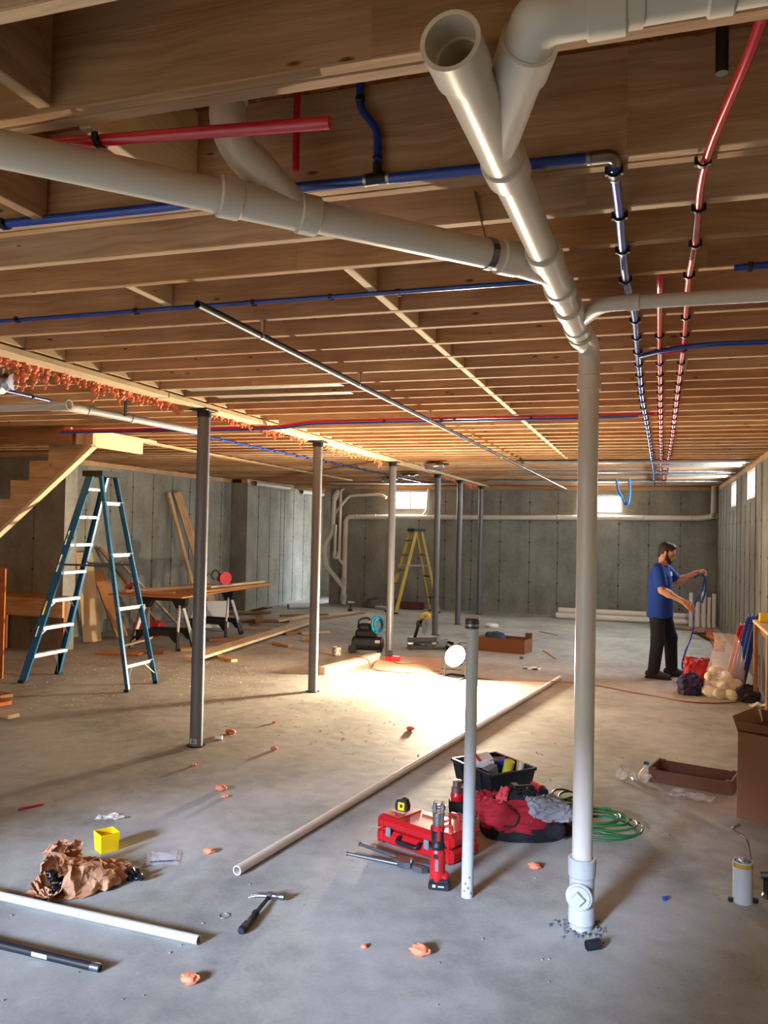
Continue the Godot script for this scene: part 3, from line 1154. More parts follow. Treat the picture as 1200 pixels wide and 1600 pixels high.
func pex(n: String, label: String, m: Material, pts: Array, r: float, clips: Array, group := "", rad := .06) -> Node3D:
	var t := thing(n, label, "water pipe", Vector3.ZERO, 0, group)
	var s := st()
	tube(s, bend(pts, rad), r, 12)
	put("tubing", s, m, t)
	for c in clips: clip_on(t, c[0], c[1], r)
	return t

func line_x(pts: Array, z: float) -> Vector3:
	# the point of a polyline that runs along -z, at depth z
	for i in pts.size() - 1:
		if pts[i].z >= z and pts[i + 1].z <= z: return pts[i].lerp(pts[i + 1], (pts[i].z - z) / maxf(pts[i].z - pts[i + 1].z, 1e-5))
	return pts[-1]

func clips_along(pts: Array, z0: float, z1: float, every := 1) -> Array:
	var out := []
	for i in JZ.size():
		if i % every == 0 and JZ[i][0] < z0 and JZ[i][0] > z1:
			out.append([line_x(pts, JZ[i][0]), Vector3(0, 0, -1)])
	return out

func water_pipes() -> void:
	var y := JB - 0.016
	# blue line: along the doubled joist, then an elbow and the long run away
	var bz := -2.14
	var run := [Vector3(-.108, y, -2.17), Vector3(-.105, y, -2.45), Vector3(-.109, y, -3.15), Vector3(-.086, y, -3.6), Vector3(-.088, y, -5.9), Vector3(-.06, y, -7.6), Vector3(0.0, y, -12.9), Vector3(.02, y, -16.9)]
	var t := pex("blue_water_line", "blue plastic water tube along the doubled joist, turning to run away under the joists", M.blue, [Vector3(-2.6, 2.712, bz), Vector3(-1.4, 2.70, bz), Vector3(-.99, 2.712, bz), Vector3(-.13, 2.70, bz)], .0143, [[Vector3(-2.0, 2.706, bz), Vector3.RIGHT]])
	var s := st()
	tube(s, bend(run, .2), .0143, 12)
	put("tubing", s, M.blue, t)
	for c in clips_along(run, -2.0, -16.5): clip_on(t, c[0], c[1], .0143)
	s = st()
	tube(s, bend([Vector3(-.16, 2.70, bz), Vector3(-.106, 2.70, bz), Vector3(-.106, y, -2.22)], .02), .0165, 12)
	put("brass_elbow", s, M.brass, t)
	s = st()
	for q in [[Vector3(-.175, 2.70, bz), Vector3(-.16, 2.70, bz)], [Vector3(-.107, y, -2.225), Vector3(-.107, y, -2.24)], [Vector3(-.775, 2.71, bz), Vector3(-.762, 2.71, bz)], [Vector3(-.71, 2.711, bz), Vector3(-.697, 2.711, bz)]]: ring_at(s, q[0], q[1], .0172, 14)
	put("crimp_rings", s, M.steel, t)
	s = st()
	tube(s, [Vector3(-.765, 2.71, bz), Vector3(-.705, 2.711, bz)], .0165, 12)
	tube(s, [Vector3(-.735, 2.71, bz), Vector3(-.735, 2.755, bz)], .013, 12)
	put("tee", s, M.black, t)
	s = st()
	tube(s, curve([Vector3(-.735, 2.74, bz), Vector3(-.735, 2.80, bz), Vector3(-.742, 2.85, bz), Vector3(-.778, 2.90, bz), Vector3(-.79, 2.93, bz), Vector3(-.79, 2.985, bz)], 4), .0105, 10)
	put("riser", s, M.blue, t)
	s = st()
	ring_at(s, Vector3(-.735, 2.765, bz), Vector3(-.735, 2.775, bz), .0135, 12)
	ring_at(s, Vector3(-.79, 2.93, bz), Vector3(-.79, 2.95, bz), .014, 12)
	put("riser_fitting", s, M.black, t)
	# two red lines beside it
	var r1 := [Vector3(.24, 2.86, -1.2), Vector3(.185, 2.70, -1.62), Vector3(.106, y, -2.2), Vector3(.118, y, -2.8), Vector3(.11, y, -3.25), Vector3(.13, y, -4.1), Vector3(.139, y, -5.5), Vector3(.165, y, -8.5), Vector3(.18, y, -12), Vector3(.2, y, -16.5)]
	t = pex("red_water_line", "long red plastic water tube nearest the right wall under the joists", M.red, r1, .0115, clips_along(r1, -2.0, -16.3), "red water lines", .2)
	var r2 := [Vector3(.012, 2.86, -3.12), Vector3(.012, y + .01, -3.24), Vector3(.02, y, -4.4), Vector3(.029, y, -5.45), Vector3(.06, y, -8.3), Vector3(.115, y, -13.6), Vector3(.14, y, -16.5)]
	t = pex("red_water_line", "red plastic water tube dropping from a joist bay, between blue tube and longer red one", M.red, r2, .0125, clips_along(r2, -4.0, -16.3), "red water lines", .1)
	# thin blue along a joist
	var cl := []
	for x in [-2.85, -2.2, -1.62, -1.27, -.98]: cl.append([Vector3(x, JB - .008, -3.145), Vector3.RIGHT])
	pex("thin_blue_line", "thin blue water tube clipped along the underside of a middle joist", M.blue, [Vector3(-3.3, JB - .009, -3.15), Vector3(-1.9, JB - .008, -3.14), Vector3(-.42, JB - .009, -3.13)], .0095, cl)
	# red and blue pair across the room
	cl = []
	for x in [-4.3, -3.38, -2.22, -1.6, -.96, -.5]: cl.append([Vector3(x, JB - .022, -6.80), Vector3.RIGHT])
	var pz := -6.80
	pex("cross_red_line", "red water tube crossing the room under the joists, above its blue twin", M.red, [Vector3(-5.6, JB - .05, pz), Vector3(-3.6, JB - .055, pz), Vector3(-3.2, JB - .05, pz), Vector3(-2.9, JB - .013, pz), Vector3(.0, JB - .013, pz)], .0115, cl)
	pex("cross_blue_line", "dark blue water tube crossing the room just below the red one", M.blue, [Vector3(-5.6, JB - .072, pz + .01), Vector3(-3.6, JB - .078, pz + .01), Vector3(-3.2, JB - .072, pz + .01), Vector3(-2.9, JB - .036, pz + .01), Vector3(-.5, JB - .036, pz + .01), Vector3(-.12, JB - .036, pz + .06)], .0105, [])
	# blue line in the left half
	var lb := [Vector3(-4.45, y, -4.3), Vector3(-4.47, y, -5.5), Vector3(-4.53, y, -7.9), Vector3(-4.5, y, -10.4), Vector3(-4.44, y, -13.6), Vector3(-4.4, y, -17.0)]
	pex("left_blue_line", "blue water tube running away under the joists left of the post row", M.blue, lb, .0125, clips_along(lb, -4.3, -16.9))
	# short stubs
	t = pex("red_stub_pipe", "short bright red water tube ending in mid-air near the ceiling", M.red, [Vector3(-1.75, 2.70, -1.69), Vector3(-1.44, 2.692, -1.69), Vector3(-.70, 2.655, -1.705)], .0143, [[Vector3(-1.30, 2.685, -1.69), Vector3.RIGHT]])
	pex("red_drop_stub", "short red tube hanging straight down from the subfloor", M.red, [Vector3(-.963, JT, -2.1), Vector3(-.962, 2.745, -2.1)], .0095, [])
	pex("black_drop_stub", "short black tube hanging down from the subfloor at upper right", M.black, [Vector3(.128, JT, -1.9), Vector3(.128, 2.745, -1.9)], .0135, [])
	pex("right_blue_stub", "blue water tube coming out of the right wall above the thin drain", M.blue, [Vector3(.26, JB - .012, -3.13), Vector3(.32, JB - .012, -3.12), Vector3(1.1, JB - .012, -3.1)], .0125, [[Vector3(.31, JB - .012, -3.12), Vector3.RIGHT]])
	pex("right_blue_branch", "dark blue water tube branching right from the long blue run", M.blue, [Vector3(-.075, JB - .026, -4.5), Vector3(.06, JB - .034, -4.32), Vector3(.25, JB - .034, -4.25), Vector3(1.1, JB - .034, -4.3)], .0125, [], "", .1)
	pex("right_red_branch", "short red water tube branching right between the two red runs", M.red, [Vector3(.03, JB - .03, -4.42), Vector3(.13, JB - .03, -4.38)], .0125, [], "", .1)
	# blue tube loops hanging near the far window
	t = thing("hanging_blue_loop", "bright blue tube looped and hanging from the far ceiling beside a window", "tube")
	s = st()
	tube(s, curve([Vector3(-.62, 2.69, -15), Vector3(-.58, 2.50, -15), Vector3(-.50, 2.33, -15), Vector3(-.45, 2.25, -14.99), Vector3(-.41, 2.28, -14.98), Vector3(-.39, 2.45, -15), Vector3(-.40, 2.69, -15)], 5), .022, 10)
	put("tubing", s, mat(c8(40, 130, 200), .4), t)
	s = st()
	ring_at(s, Vector3(-.47, 2.27, -14.99), Vector3(-.44, 2.245, -14.99), .03, 10)
	put("tie", s, M.blue, t)
	# black iron gas pipe with hanger clips
	t = thing("gas_pipe", "long dark iron gas pipe hung under the joists in the middle of the room", "gas pipe")
	var ga := Vector3(-1.745, 2.63, -2.90)
	var gb := Vector3(-1.68, 2.62, -17.5)
	s = st()
	pipe(s, [ga, gb], .0167, .012, 16)
	put("pipe", s, M.iron, t)
	for k in [.32, .66]:
		s = st()
		ring_at(s, ga.lerp(gb, k - .002), ga.lerp(gb, k + .002), .021, 16)
		put("coupling", s, M.iron, t)
	for q in [-3.456, -4.766, -6.42, -8.07, -9.73, -11.4, -13.0]:
		var g := ga.lerp(gb, (q - ga.z) / (gb.z - ga.z))
		s = st()
		ring_at(s, g + Vector3(0, 0, .011), g - Vector3(0, 0, .011), .0195, 14)
		box(s, Vector3(.012, JB - 2.64, .02), at(g + Vector3(.012, (JB - g.y) / 2 + .005, 0)), .001)
		put("hanger_clip", s, M.steel, t)

func far_drains() -> void:
	# left ceiling drain
	var t := thing("left_drain_pipe", "white plastic drain under the left ceiling with an open tee end", "drain pipe")
	var s := st()
	pipe(s, [Vector3(-6.2, 2.56, -4.78), Vector3(-3.86, 2.55, -4.74)], .030, .025, 20)
	put("near_pipe", s, M.pvc, t)
	s = st()
	pipe(s, [Vector3(-3.98, 2.55, -4.74), Vector3(-3.83, 2.552, -4.735)], .037, .029, 20)
	tube(s, bend([Vector3(-3.93, 2.55, -4.74), Vector3(-3.87, 2.55, -4.78), Vector3(-3.855, 2.55, -4.95)], .05), .035, 18)
	put("open_tee", s, M.pvc, t)
	s = st()
	pipe(s, [Vector3(-3.86, 2.55, -4.85), Vector3(-3.70, 2.545, -6.35)], .030, .025, 20)
	for k in [.06, .36, .93]: ring_at(s, Vector3(-3.86, 2.55, -4.85).lerp(Vector3(-3.70, 2.545, -6.35), k), Vector3(-3.86, 2.55, -4.85).lerp(Vector3(-3.70, 2.545, -6.35), k + .035), .034, 18)
	put("far_pipe", s, M.pvcw, t)
	for q in [Vector3(-4.55, 2.553, -4.75), Vector3(-3.81, 2.549, -5.3)]:
		s = st()
		box(s, Vector3(.01, JB - q.y, .025), at(q + Vector3(.03, (JB - q.y) / 2, 0)))
		put("hanger_strap", s, M.black, t)
	# far wall drain: long horizontal pipe, drop at the left, elbow up at the right
	t = thing("far_wall_drain", "long white drain pipe across the far wall, dropping to the floor at left", "drain pipe")
	var zz := -17.50
	s = st()
	tube(s, bend([Vector3(-6.60, .02, zz), Vector3(-6.585, 1.985, zz), Vector3(.95, 2.075, zz), Vector3(1.13, 2.12, zz + .12)], .14), .053, 20)
	put("pipe", s, M.pvc, t)
	s = st()
	tube(s, [Vector3(1.12, 2.11, zz + .12), Vector3(1.13, 2.75, zz + .12)], .053, 20)
	pipe(s, [Vector3(1.11, 2.125, zz + .1), Vector3(1.13, 2.125, zz + .26)], .06, .05, 20)
	put("riser", s, M.pvc, t)
	for x in [-6.35, -5.9, -4.1, -1.9, -.2, .72]:
		s = st()
		var yy: float = 1.985 + (x + 6.585) / 7.535 * .09
		ring_at(s, Vector3(x, yy, zz), Vector3(x + .03, yy, zz), .061, 18)
		put("coupling", s, M.pvcw, t)
	s = st()
	ring_at(s, Vector3(-6.60, .10, zz), Vector3(-6.60, .24, zz), .075, 18)
	put("foot_hub", s, M.pvcw, t)
	s = st()
	ring_at(s, Vector3(-6.60, .42, zz), Vector3(-6.60, .62, zz), .066, 18)
	put("foot_tee", s, M.pvcw, t)
	s = st()
	tube(s, bend([Vector3(-6.6, .40, zz + .02), Vector3(-7.0, .86, zz + .06), Vector3(-7.05, 1.15, zz + .06), Vector3(-7.05, 1.35, zz + .06), Vector3(-6.87, 1.62, zz + .06), Vector3(-6.85, 2.42, zz + .06), Vector3(-6.75, 2.58, zz + .06)], .1), .05, 18)
	ring_at(s, Vector3(-7.05, 1.18, zz + .06), Vector3(-7.05, 1.33, zz + .06), .058, 18)
	ring_at(s, Vector3(-6.852, 2.36, zz + .06), Vector3(-6.78, 2.52, zz + .06), .066, 18)
	put("offset_branch", s, M.pvc, t)
	s = st()
	tube(s, bend([Vector3(-6.60, .9, zz + .04), Vector3(-6.70, 1.02, zz + .06), Vector3(-6.70, 2.58, zz + .06), Vector3(-6.62, 2.62, zz + .06)], .06), .032, 14)
	tube(s, bend([Vector3(-6.84, 2.05, zz + .06), Vector3(-6.5, 2.46, zz + .05), Vector3(-5.75, 2.5, zz + .05), Vector3(-5.62, 2.42, zz + .05)], .08), .032, 14)
	put("vent_branch", s, M.pvc, t)
	s = st()
	tube(s, [Vector3(-6.80, 1.15, zz + .1), Vector3(-6.79, 1.8, zz + .1)], .032, 14)
	tube(s, bend([Vector3(-6.80, 1.2, zz + .1), Vector3(-6.81, 1.08, zz + .1), Vector3(-6.72, 1.06, zz + .1), Vector3(-6.70, 1.2, zz + .08)], .06), .045, 14)
	put("trap", s, M.pvc, t)
	s = st()
	tube(s, bend([Vector3(-4.78, 2.05, zz), Vector3(-4.70, 2.14, zz), Vector3(-4.68, 2.62, zz)], .06), .028, 14)
	put("window_vent_branch", s, M.pvc, t)
	# pipe lengths lying along the foot of the far wall
	for k in 4:
		s = st()
		pipe(s, [Vector3(-1.86 + k * .02, .056 + (.1 if k == 3 else 0.0), -17.2 + [.0, .115, .23, .06][k]), Vector3(1.05, .056 + (.1 if k == 3 else 0.0), -17.25 + [.0, .115, .23, .06][k])], .056, .05, 16)
		var o := put("stored_pipe", s, M.pvc, self)
		tag(o, ["white drain pipe on the floor touching the far wall", "white drain pipe on the floor, second from the far wall", "white drain pipe on the floor, nearest the viewer of the stored row", "white drain pipe lying on top of the stored row by the far wall"][k], "pipe", "pipes along the far wall")
	# cut lengths standing in the corner
	var q := [[.70, .64, .036], [.81, .46, .056], [.925, .66, .045], [1.02, .56, .034], [1.11, .63, .040]]
	for k in 5:
		s = st()
		pipe(s, [Vector3(q[k][0], 0.0, -16.72), Vector3(q[k][0] + .01, q[k][1], -16.84)], q[k][2], q[k][2] - .005, 16)
		var o := put("pipe_offcut", s, M.pvc, self)
		tag(o, "white pipe offcut standing in the far corner, %s from the left" % ["first", "second and shortest", "third and tallest", "fourth", "fifth"][k], "pipe", "pipe offcuts in the corner")
	# white tube on the left floor
	s = st()
	pipe(s, [Vector3(-7.30, .055, -16.05), Vector3(-6.98, .055, -16.45)], .055, .05, 18)
	tag(put("white_tube", s, M.pvcw, self), "short fat white pipe offcut lying by the left wall", "pipe")
	# pipes stored on the sill of the left wall
	for k in 2:
		s = st()
		pipe(s, [[Vector3(-7.86, 2.62, -15.5), Vector3(-7.86, 2.61, -17.2)], [Vector3(-7.86, 2.56, -17.9), Vector3(-7.86, 2.55, -19.2)]][k], .05, .044, 16)
		tag(put("sill_pipe", s, M.pvcw, self), ["white pipe lying on top of the left wall, nearer length", "white pipe with open end on top of the left wall, farther length"][k], "pipe", "pipes on the left wall")
	# silver flexible duct
	t = thing("flexible_duct", "crumpled silver foil duct under the left ceiling", "duct")
	s = st()
	var pts := []
	var rr := []
	for k in 90:
		pts.append(Vector3(-5.6 + k * .0215, 2.585 - .03 * sin(k * .07), -4.0 + .05 * sin(k * .05)))
		rr.append((.075 + .010 * (1 if k % 2 else -1) + rng.randf_range(-.014, .014)) * (1.0 if k < 86 else .6))
	tube(s, pts, rr, 18)
	put("foil_sleeve", s, M.foil, t)
	# flattened foil bits showing between the far joists
	for q2 in [[-4.6, -14.5], [-2.9, -11.2], [-3.9, -13.3]]:
		s = st()
		blob(s, at(Vector3(q2[0], JB - .065, q2[1])).scaled_local(Vector3(.17, .06, .14)), .5, .15, int(q2[1] * -10), 16, 9)
		tag(put("foil_wad", s, M.foil, self), ["crumpled foil left of the post row at the far ceiling", "crumpled foil right of the post row under the ceiling", "crumpled foil beside the fourth post under the ceiling"][[-4.6, -2.9, -3.9].find(q2[0])], "foil", "foil under the ceiling")

# ---------------------------------------------------------------- left side of the room
func stepladder(n: String, label: String, pos: Vector3, turn: float, H: float, steps: int, rungs: Array, mrail: Material, mstep: Material, ff: float, fr: float, wf: float, wr: float, tx: float) -> Node3D:
	# ff, fr: how far the front and rear feet stand from the middle; wf, wr: half widths at the feet; tx: middle of the top
	var t := thing(n, label, "stepladder", pos, turn)
	var ft := tx - .055
	var rt := tx + .06
	var tw := .145
	for k in [-1.0, 1.0]:
		var s := st()
		var a := Vector3(-ff, 0.015, k * wf)
		var b := Vector3(ft, H - .03, k * tw)
		var x := (b - a).normalized()
		var zz := x.cross(Vector3.UP).normalized()
		var xf := Transform3D(Basis(x, zz.cross(x), zz), (a + b) / 2)
		var ln := a.distance_to(b)
		box(s, Vector3(ln, .078, .006), xf, .001)
		for e in [-1.0, 1.0]: box(s, Vector3(ln, .006, .028), xf * at(Vector3(0, e * .036, -k * signf(zz.z) * .013)), .001)
		put("front_rail", s, mrail, t)
		s = st()
		a = Vector3(fr, 0.015, k * wr)
		b = Vector3(rt, H - .03, k * tw * .92)
		x = (b - a).normalized()
		zz = x.cross(Vector3.UP).normalized()
		xf = Transform3D(Basis(x, zz.cross(x), zz), (a + b) / 2)
		ln = a.distance_to(b)
		box(s, Vector3(ln, .05, .005), xf, .001)
		for e in [-1.0, 1.0]: box(s, Vector3(ln, .005, .024), xf * at(Vector3(0, e * .023, -k * signf(zz.z) * .011)), .001)
		put("rear_rail", s, mrail, t)
		for q in [[-ff, wf], [fr, wr]]:
			s = st()
			box(s, Vector3(.085 if q[0] < 0 else .06, .03, .045), at(Vector3(q[0], .015, k * q[1])), .005)
			put("foot", s, M.rubber, t)
		# spreader bar
		s = st()
		var u := .56
		beam(s, Vector3(lerpf(-ff, ft, u), H * u, k * lerpf(wf, tw, u)), Vector3(lerpf(fr, rt, u), H * u, k * lerpf(wr, tw, u)), .022, .005)
		put("spreader_bar", s, M.greymetal, t)
	for i in steps:
		var u := (i + 1) * .302 / H
		var s := st()
		var w := lerpf(wf, tw, u) * 2.0 - .012
		var c := Vector3(lerpf(-ff, ft, u), H * u, 0)
		box(s, Vector3(.088, .004, w), at(c), .001)
		for e in [-1.0, 1.0]: box(s, Vector3(.004, .03, w), at(c + Vector3(e * .042, -.015, 0)), .001)
		for e in 4: box(s, Vector3(.004, .004, w), at(c + Vector3(-.03 + e * .02, .003, 0)))
		put("step", s, mstep, t)
		if i in [1, 2]:
			for k in [-1.0, 1.0]:
				s = st()
				var e2 := u - .055
				beam(s, c + Vector3(0, -.012, k * (w / 2 - .13)), Vector3(lerpf(-ff, ft, e2), H * e2, k * (lerpf(wf, tw, e2) - .008)), .004, .016)
				put("step_brace", s, mstep, t)
	for h in rungs:
		var s := st()
		var u: float = h / H
		box(s, Vector3(.006, .038, lerpf(wr, tw, u) * 2.0), at(Vector3(lerpf(fr, rt, u), h, 0)), .001)
		box(s, Vector3(.03, .005, lerpf(wr, tw, u) * 2.0), at(Vector3(lerpf(fr, rt, u) + .012, h + .017, 0)), .001)
		put("rear_rung", s, mstep, t)
	# gusset under the lowest step, and corner braces at the rear
	for k in [-1.0, 1.0]:
		var s := st()
		extrude(s, [Vector2(0, 0), Vector2(0, .27), Vector2(-.17 * k, .27), Vector2(-.13 * k, .22), Vector2(-.055 * k, .1), Vector2(-.04 * k, 0)], .006, Transform3D(Basis(Vector3(0, 0, 1), Vector3(ff * .0 + .09, 1, 0).normalized(), Vector3(1, 0, 0)), Vector3(-ff + .02, .02, k * (wf - .006))))
		put("gusset", s, M.black, t)
		s = st()
		var u: float = rungs[0] / H
		beam(s, Vector3(lerpf(fr, rt, u), rungs[0] - .015, k * (wr - .15)), Vector3(fr - .01, rungs[0] * .45, k * (wr - .012)), .004, .02)
		put("rear_brace", s, mstep, t)
	var s := st()
	var top := []
	for q in [[-.15, -.18], [.15, -.18], [.17, -.1], [.17, .1], [.15, .18], [-.15, .18], [-.17, .1], [-.17, -.1]]: top.append(Vector2(q[0] * .85, q[1]))
	extrude(s, top, .06, Transform3D(Basis(Vector3.RIGHT, Vector3.BACK, Vector3.UP), Vector3(tx, H - .03, 0)))
	put("top_cap", s, M.black, t)
	return t

func stairs() -> void:
	var t := thing("stair_stringer", "notched wooden stair stringer descending to the left edge", "stairs")
	var poly := [Vector2(-5.40, 2.53), Vector2(-5.40, 2.66), Vector2(-5.94, 2.66), Vector2(-5.94, 2.372)]
	var x := -5.94
	var y := 2.372
	for k in 8:
		poly.append(Vector2(x - .235, y))
		poly.append(Vector2(x - .235, y - .2))
		x -= .235
		y -= .2
	poly.append(Vector2(x - .1, y))
	poly.append(Vector2(-5.40 - (2.53 - .40) / .796, .40))
	var s := st()
	extrude(s, poly, .038, at(Vector3(0, 0, -7.06)))
	put("stringer", s, M.pine2, t)
	s = st()
	beam(s, Vector3(-5.385, 2.52, -7.04), Vector3(-8.0, .438, -7.04), .038, .085, .003)
	put("stringer_stiffener", s, M.pine, t)
	# framing of the stair opening, hung below the joists
	var f := thing("stair_opening_frame", "pale timber header framing hung under the joists above the stairs", "framing")
	s = st()
	box(s, Vector3(.04, .165, 1.10), at(Vector3(-5.53, 2.612, -7.52)), .003)
	put("trimmer_board", s, M.pine, f)
	s = st()
	box(s, Vector3(3.0, .165, .04), at(Vector3(-7.07, 2.612, -6.93)), .003)
	put("header_board", s, M.oldwood, f)
	s = st()
	beam(s, Vector3(-5.5, 2.685, -7.0), Vector3(-5.5, 2.685, -8.25), .028, .1, .003)
	put("nailer", s, M.pine, f)
	# landing beyond
	t = thing("stair_landing", "low timber landing platform in the dark behind the blue stepladder", "landing", Vector3(-8.45, 0, -9.15))
	s = st()
	box(s, Vector3(2.3, .24, .04), at(Vector3(0, .61, .13)), .003)
	put("rim_board", s, M.pine2, t)
	s = st()
	box(s, Vector3(2.3, .02, .28), at(Vector3(0, .74, 0)), .002)
	put("deck", s, M.ply, t)
	for k in [-.98, -.0, .98]:
		s = st()
		box(s, Vector3(.09, .73, .09), at(Vector3(k, .365, -.08)), .003)
		put("leg", s, M.oldwood, t)
	# orange plywood sheet at the left edge
	s = st()
	box(s, Vector3(1.3, 1.215, .02), at(Vector3(-7.46, .6075, -7.45)), .002)
	tag(put("plywood_sheet", s, M.redply, self), "upright orange plywood sheet at the left edge under the stairs", "plywood")

func board(n: String, label: String, a: Vector3, b: Vector3, hgt: float, wid: float, m: Material, group := "") -> void:
	var s := st()
	beam(s, a, b, hgt, wid, .003, Vector2(rng.randf() * 2, rng.randf()))
	tag(put(n, s, m, self), label, "board", group)

func sawhorse(pos: Vector3, turn: float, label: String) -> void:
	var t := thing("sawhorse", label, "sawhorse", pos, turn, "sawhorses")
	var s := st()
	extrude(s, [Vector2(-.36, .74), Vector2(.36, .74), Vector2(.36, .62), Vector2(.30, .56), Vector2(.22, .56), Vector2(.16, .66), Vector2(-.16, .66), Vector2(-.22, .56), Vector2(-.30, .56), Vector2(-.36, .62)], .11)
	put("top_beam", s, M.black, t)
	for k in [-1.0, 1.0]:
		for e in [-1.0, 1.0]:
			s = st()
			var a := Vector3(k * .27, .60, e * .04)
			var b := Vector3(k * .33, .19, e * .19)
			beam(s, a, b, .05, .03, .004)
			put("leg", s, M.alu, t)
			s = st()
			beam(s, Vector3(k * .315, .24, e * .175), Vector3(k * .36, .0, e * .24), .075, .045, .008)
			put("foot", s, M.black, t)
	for e in [-1.0, 1.0]:
		s = st()
		extrude(s, [Vector2(-.33, .26), Vector2(.33, .26), Vector2(.34, .14), Vector2(.29, .10), Vector2(.2, .19), Vector2(-.2, .19), Vector2(-.29, .10), Vector2(-.34, .14)], .03, at(Vector3(0, 0, e * .19)))
		put("shelf_brace", s, M.black, t)

func left_things() -> void:
	var lad := stepladder("stepladder", "tall blue fibreglass stepladder with a black top and pale steps", Vector3(-5.80, 0, -7.62), 0.0, 2.30, 7, [.25, .84, 1.40, 1.95], M.lad_blue, M.alu, .645, .66, .29, .262, .10)
	# warning labels on its near front rail
	for q in [[.66, c8(150, 150, 146), .16], [.54, c8(160, 150, 140), .2], [.33, c8(196, 160, 60), .16], [.22, c8(150, 150, 160), .12]]:
		var s := st()
		var u: float = q[0]
		var a := Vector3(lerpf(-.645, .045, u), 2.3 * u, lerpf(.29, .145, u) + .0045)
		var b := Vector3(lerpf(-.645, .045, u + .05), 2.3 * (u + .05), lerpf(.29, .145, u + .05) + .0045)
		box(s, Vector3(q[2], .05, .001), aim(a, b))
		put("sticker", s, mat(q[1], .6), lad)
	stairs()
	sawhorse(Vector3(-6.57, 0, -10.22), deg_to_rad(4), "black plastic sawhorse nearest the blue stepladder")
	sawhorse(Vector3(-6.62, 0, -11.75), deg_to_rad(-3), "black plastic sawhorse behind the first post, farther back")
	var s := st()
	box(s, Vector3(1.15, .018, 2.5), at(Vector3(-6.62, .755, -11.0), Vector3(0, 2, 0)), .002)
	tag(put("plywood_sheet", s, M.ply, self), "plywood sheet laid across the two sawhorses", "plywood")
	board("tabletop_board", "long pale board on the plywood, left of the saw", Vector3(-7.1, .783, -10.0), Vector3(-6.6, .783, -11.8), .036, .14, M.pine, "boards on the sawhorses")
	board("tabletop_board", "short pale board lying at the near edge of the plywood", Vector3(-6.9, .783, -9.95), Vector3(-6.35, .783, -10.15), .036, .09, M.pine2, "boards on the sawhorses")
	board("tabletop_board", "board overhanging the far end of the plywood by the saw", Vector3(-6.2, .783, -10.4), Vector3(-6.1, .783, -12.6), .036, .19, M.ply, "boards on the sawhorses")
	board("tabletop_board", "narrow board stacked on top beside the red saw", Vector3(-6.25, .819, -10.9), Vector3(-6.15, .819, -12.5), .036, .09, M.pine, "boards on the sawhorses")
	# red circular saw
	var t := thing("circular_saw", "red circular saw resting on the boards over the sawhorses", "saw", Vector3(-6.17, .839, -11.15), deg_to_rad(60))
	s = st()
	box(s, Vector3(.30, .006, .15), at(Vector3(0, .003, 0)), .001)
	put("base_shoe", s, M.steel, t)
	s = st()
	lathe(s, [Vector2(.0, -.05), Vector2(.06, -.05), Vector2(.065, .03), Vector2(.05, .07), Vector2(0, .075)], 18, at(Vector3(0, .10, .0), Vector3(90, 0, 0)))
	put("motor", s, M.redtool, t)
	s = st()
	lathe(s, [Vector2(0, -.018), Vector2(.098, -.018), Vector2(.1, .018), Vector2(0, .018)], 26, at(Vector3(.02, .105, .06), Vector3(90, 0, 0)))
	put("blade_guard", s, M.redtool, t)
	s = st()
	tube(s, curve([Vector3(-.02, .14, -.01), Vector3(-.07, .21, -.01), Vector3(-.14, .21, -.01), Vector3(-.17, .14, -.01), Vector3(-.12, .09, -.01)], 5), .016, 10)
	put("handle", s, M.black, t)
	s = st()
	tube(s, curve([Vector3(-.17, .14, 0), Vector3(-.26, .18, .05), Vector3(-.34, .05, .1), Vector3(-.33, -.3, .14), Vector3(-.30, -.62, .05), Vector3(-.1, -.66, .25)], 6), .005, 8)
	put("power_cord", s, M.black, t)
	# red hand tool at the near end
	t = thing("nail_gun", "small red tool standing at the left end of the plywood", "tool", Vector3(-7.08, .764, -10.15), .4)
	s = st()
	beam(s, Vector3(-.07, .06, 0), Vector3(.08, .13, 0), .05, .05, .012)
	put("body", s, M.redtool, t)
	s = st()
	beam(s, Vector3(.02, .09, 0), Vector3(-.03, .0, 0), .035, .035, .006)
	put("grip", s, M.black, t)
	s = st()
	beam(s, Vector3(-.07, .06, 0), Vector3(-.12, .02, .0), .018, .018, .003)
	put("nose", s, M.steel, t)
	# boards leaning on the left wall
	board("leaning_stud", "tall stud leaning on the left wall, left of its twin", Vector3(-7.75, .02, -13.3), Vector3(-8.22, 2.30, -12.85), .09, .04, M.pine2, "studs leaning on the left wall")
	board("leaning_stud", "tall stud leaning on the left wall, right of its twin", Vector3(-7.7, .02, -13.75), Vector3(-8.22, 2.32, -13.12), .14, .04, M.pine2, "studs leaning on the left wall")
	board("leaning_plank", "wide pale plank leaning upright behind the blue stepladder", Vector3(-7.66, .02, -10.1), Vector3(-8.2, 1.28, -10.55), .04, .25, M.pine, "planks leaning on the left wall")
	board("leaning_plank", "brown plank leaning beside the wide pale one", Vector3(-7.62, .02, -10.75), Vector3(-8.22, 1.0, -10.9), .03, .22, M.ply, "planks leaning on the left wall")
	board("leaning_plank", "long slanted plank leaning behind the sawhorse", Vector3(-7.5, .02, -11.7), Vector3(-8.22, 1.35, -10.95), .04, .15, M.oldwood, "planks leaning on the left wall")
	board("leaning_plank", "thin plank leaning farthest back behind the sawhorse", Vector3(-7.6, .02, -12.3), Vector3(-8.22, 1.1, -11.5), .03, .12, M.pine, "planks leaning on the left wall")
	s = st()
	box(s, Vector3(.42, .22, .3), at(Vector3(-7.45, .11, -11.2), Vector3(0, 15, 0)), .02)
	tag(put("red_tool_case", s, M.redtool, self), "dark red tool case on the floor under the sawhorses", "case")
	s = st()
	box(s, Vector3(.5, .45, .02), at(Vector3(-7.0, .24, -12.4), Vector3(-14, 30, 0)), .002)
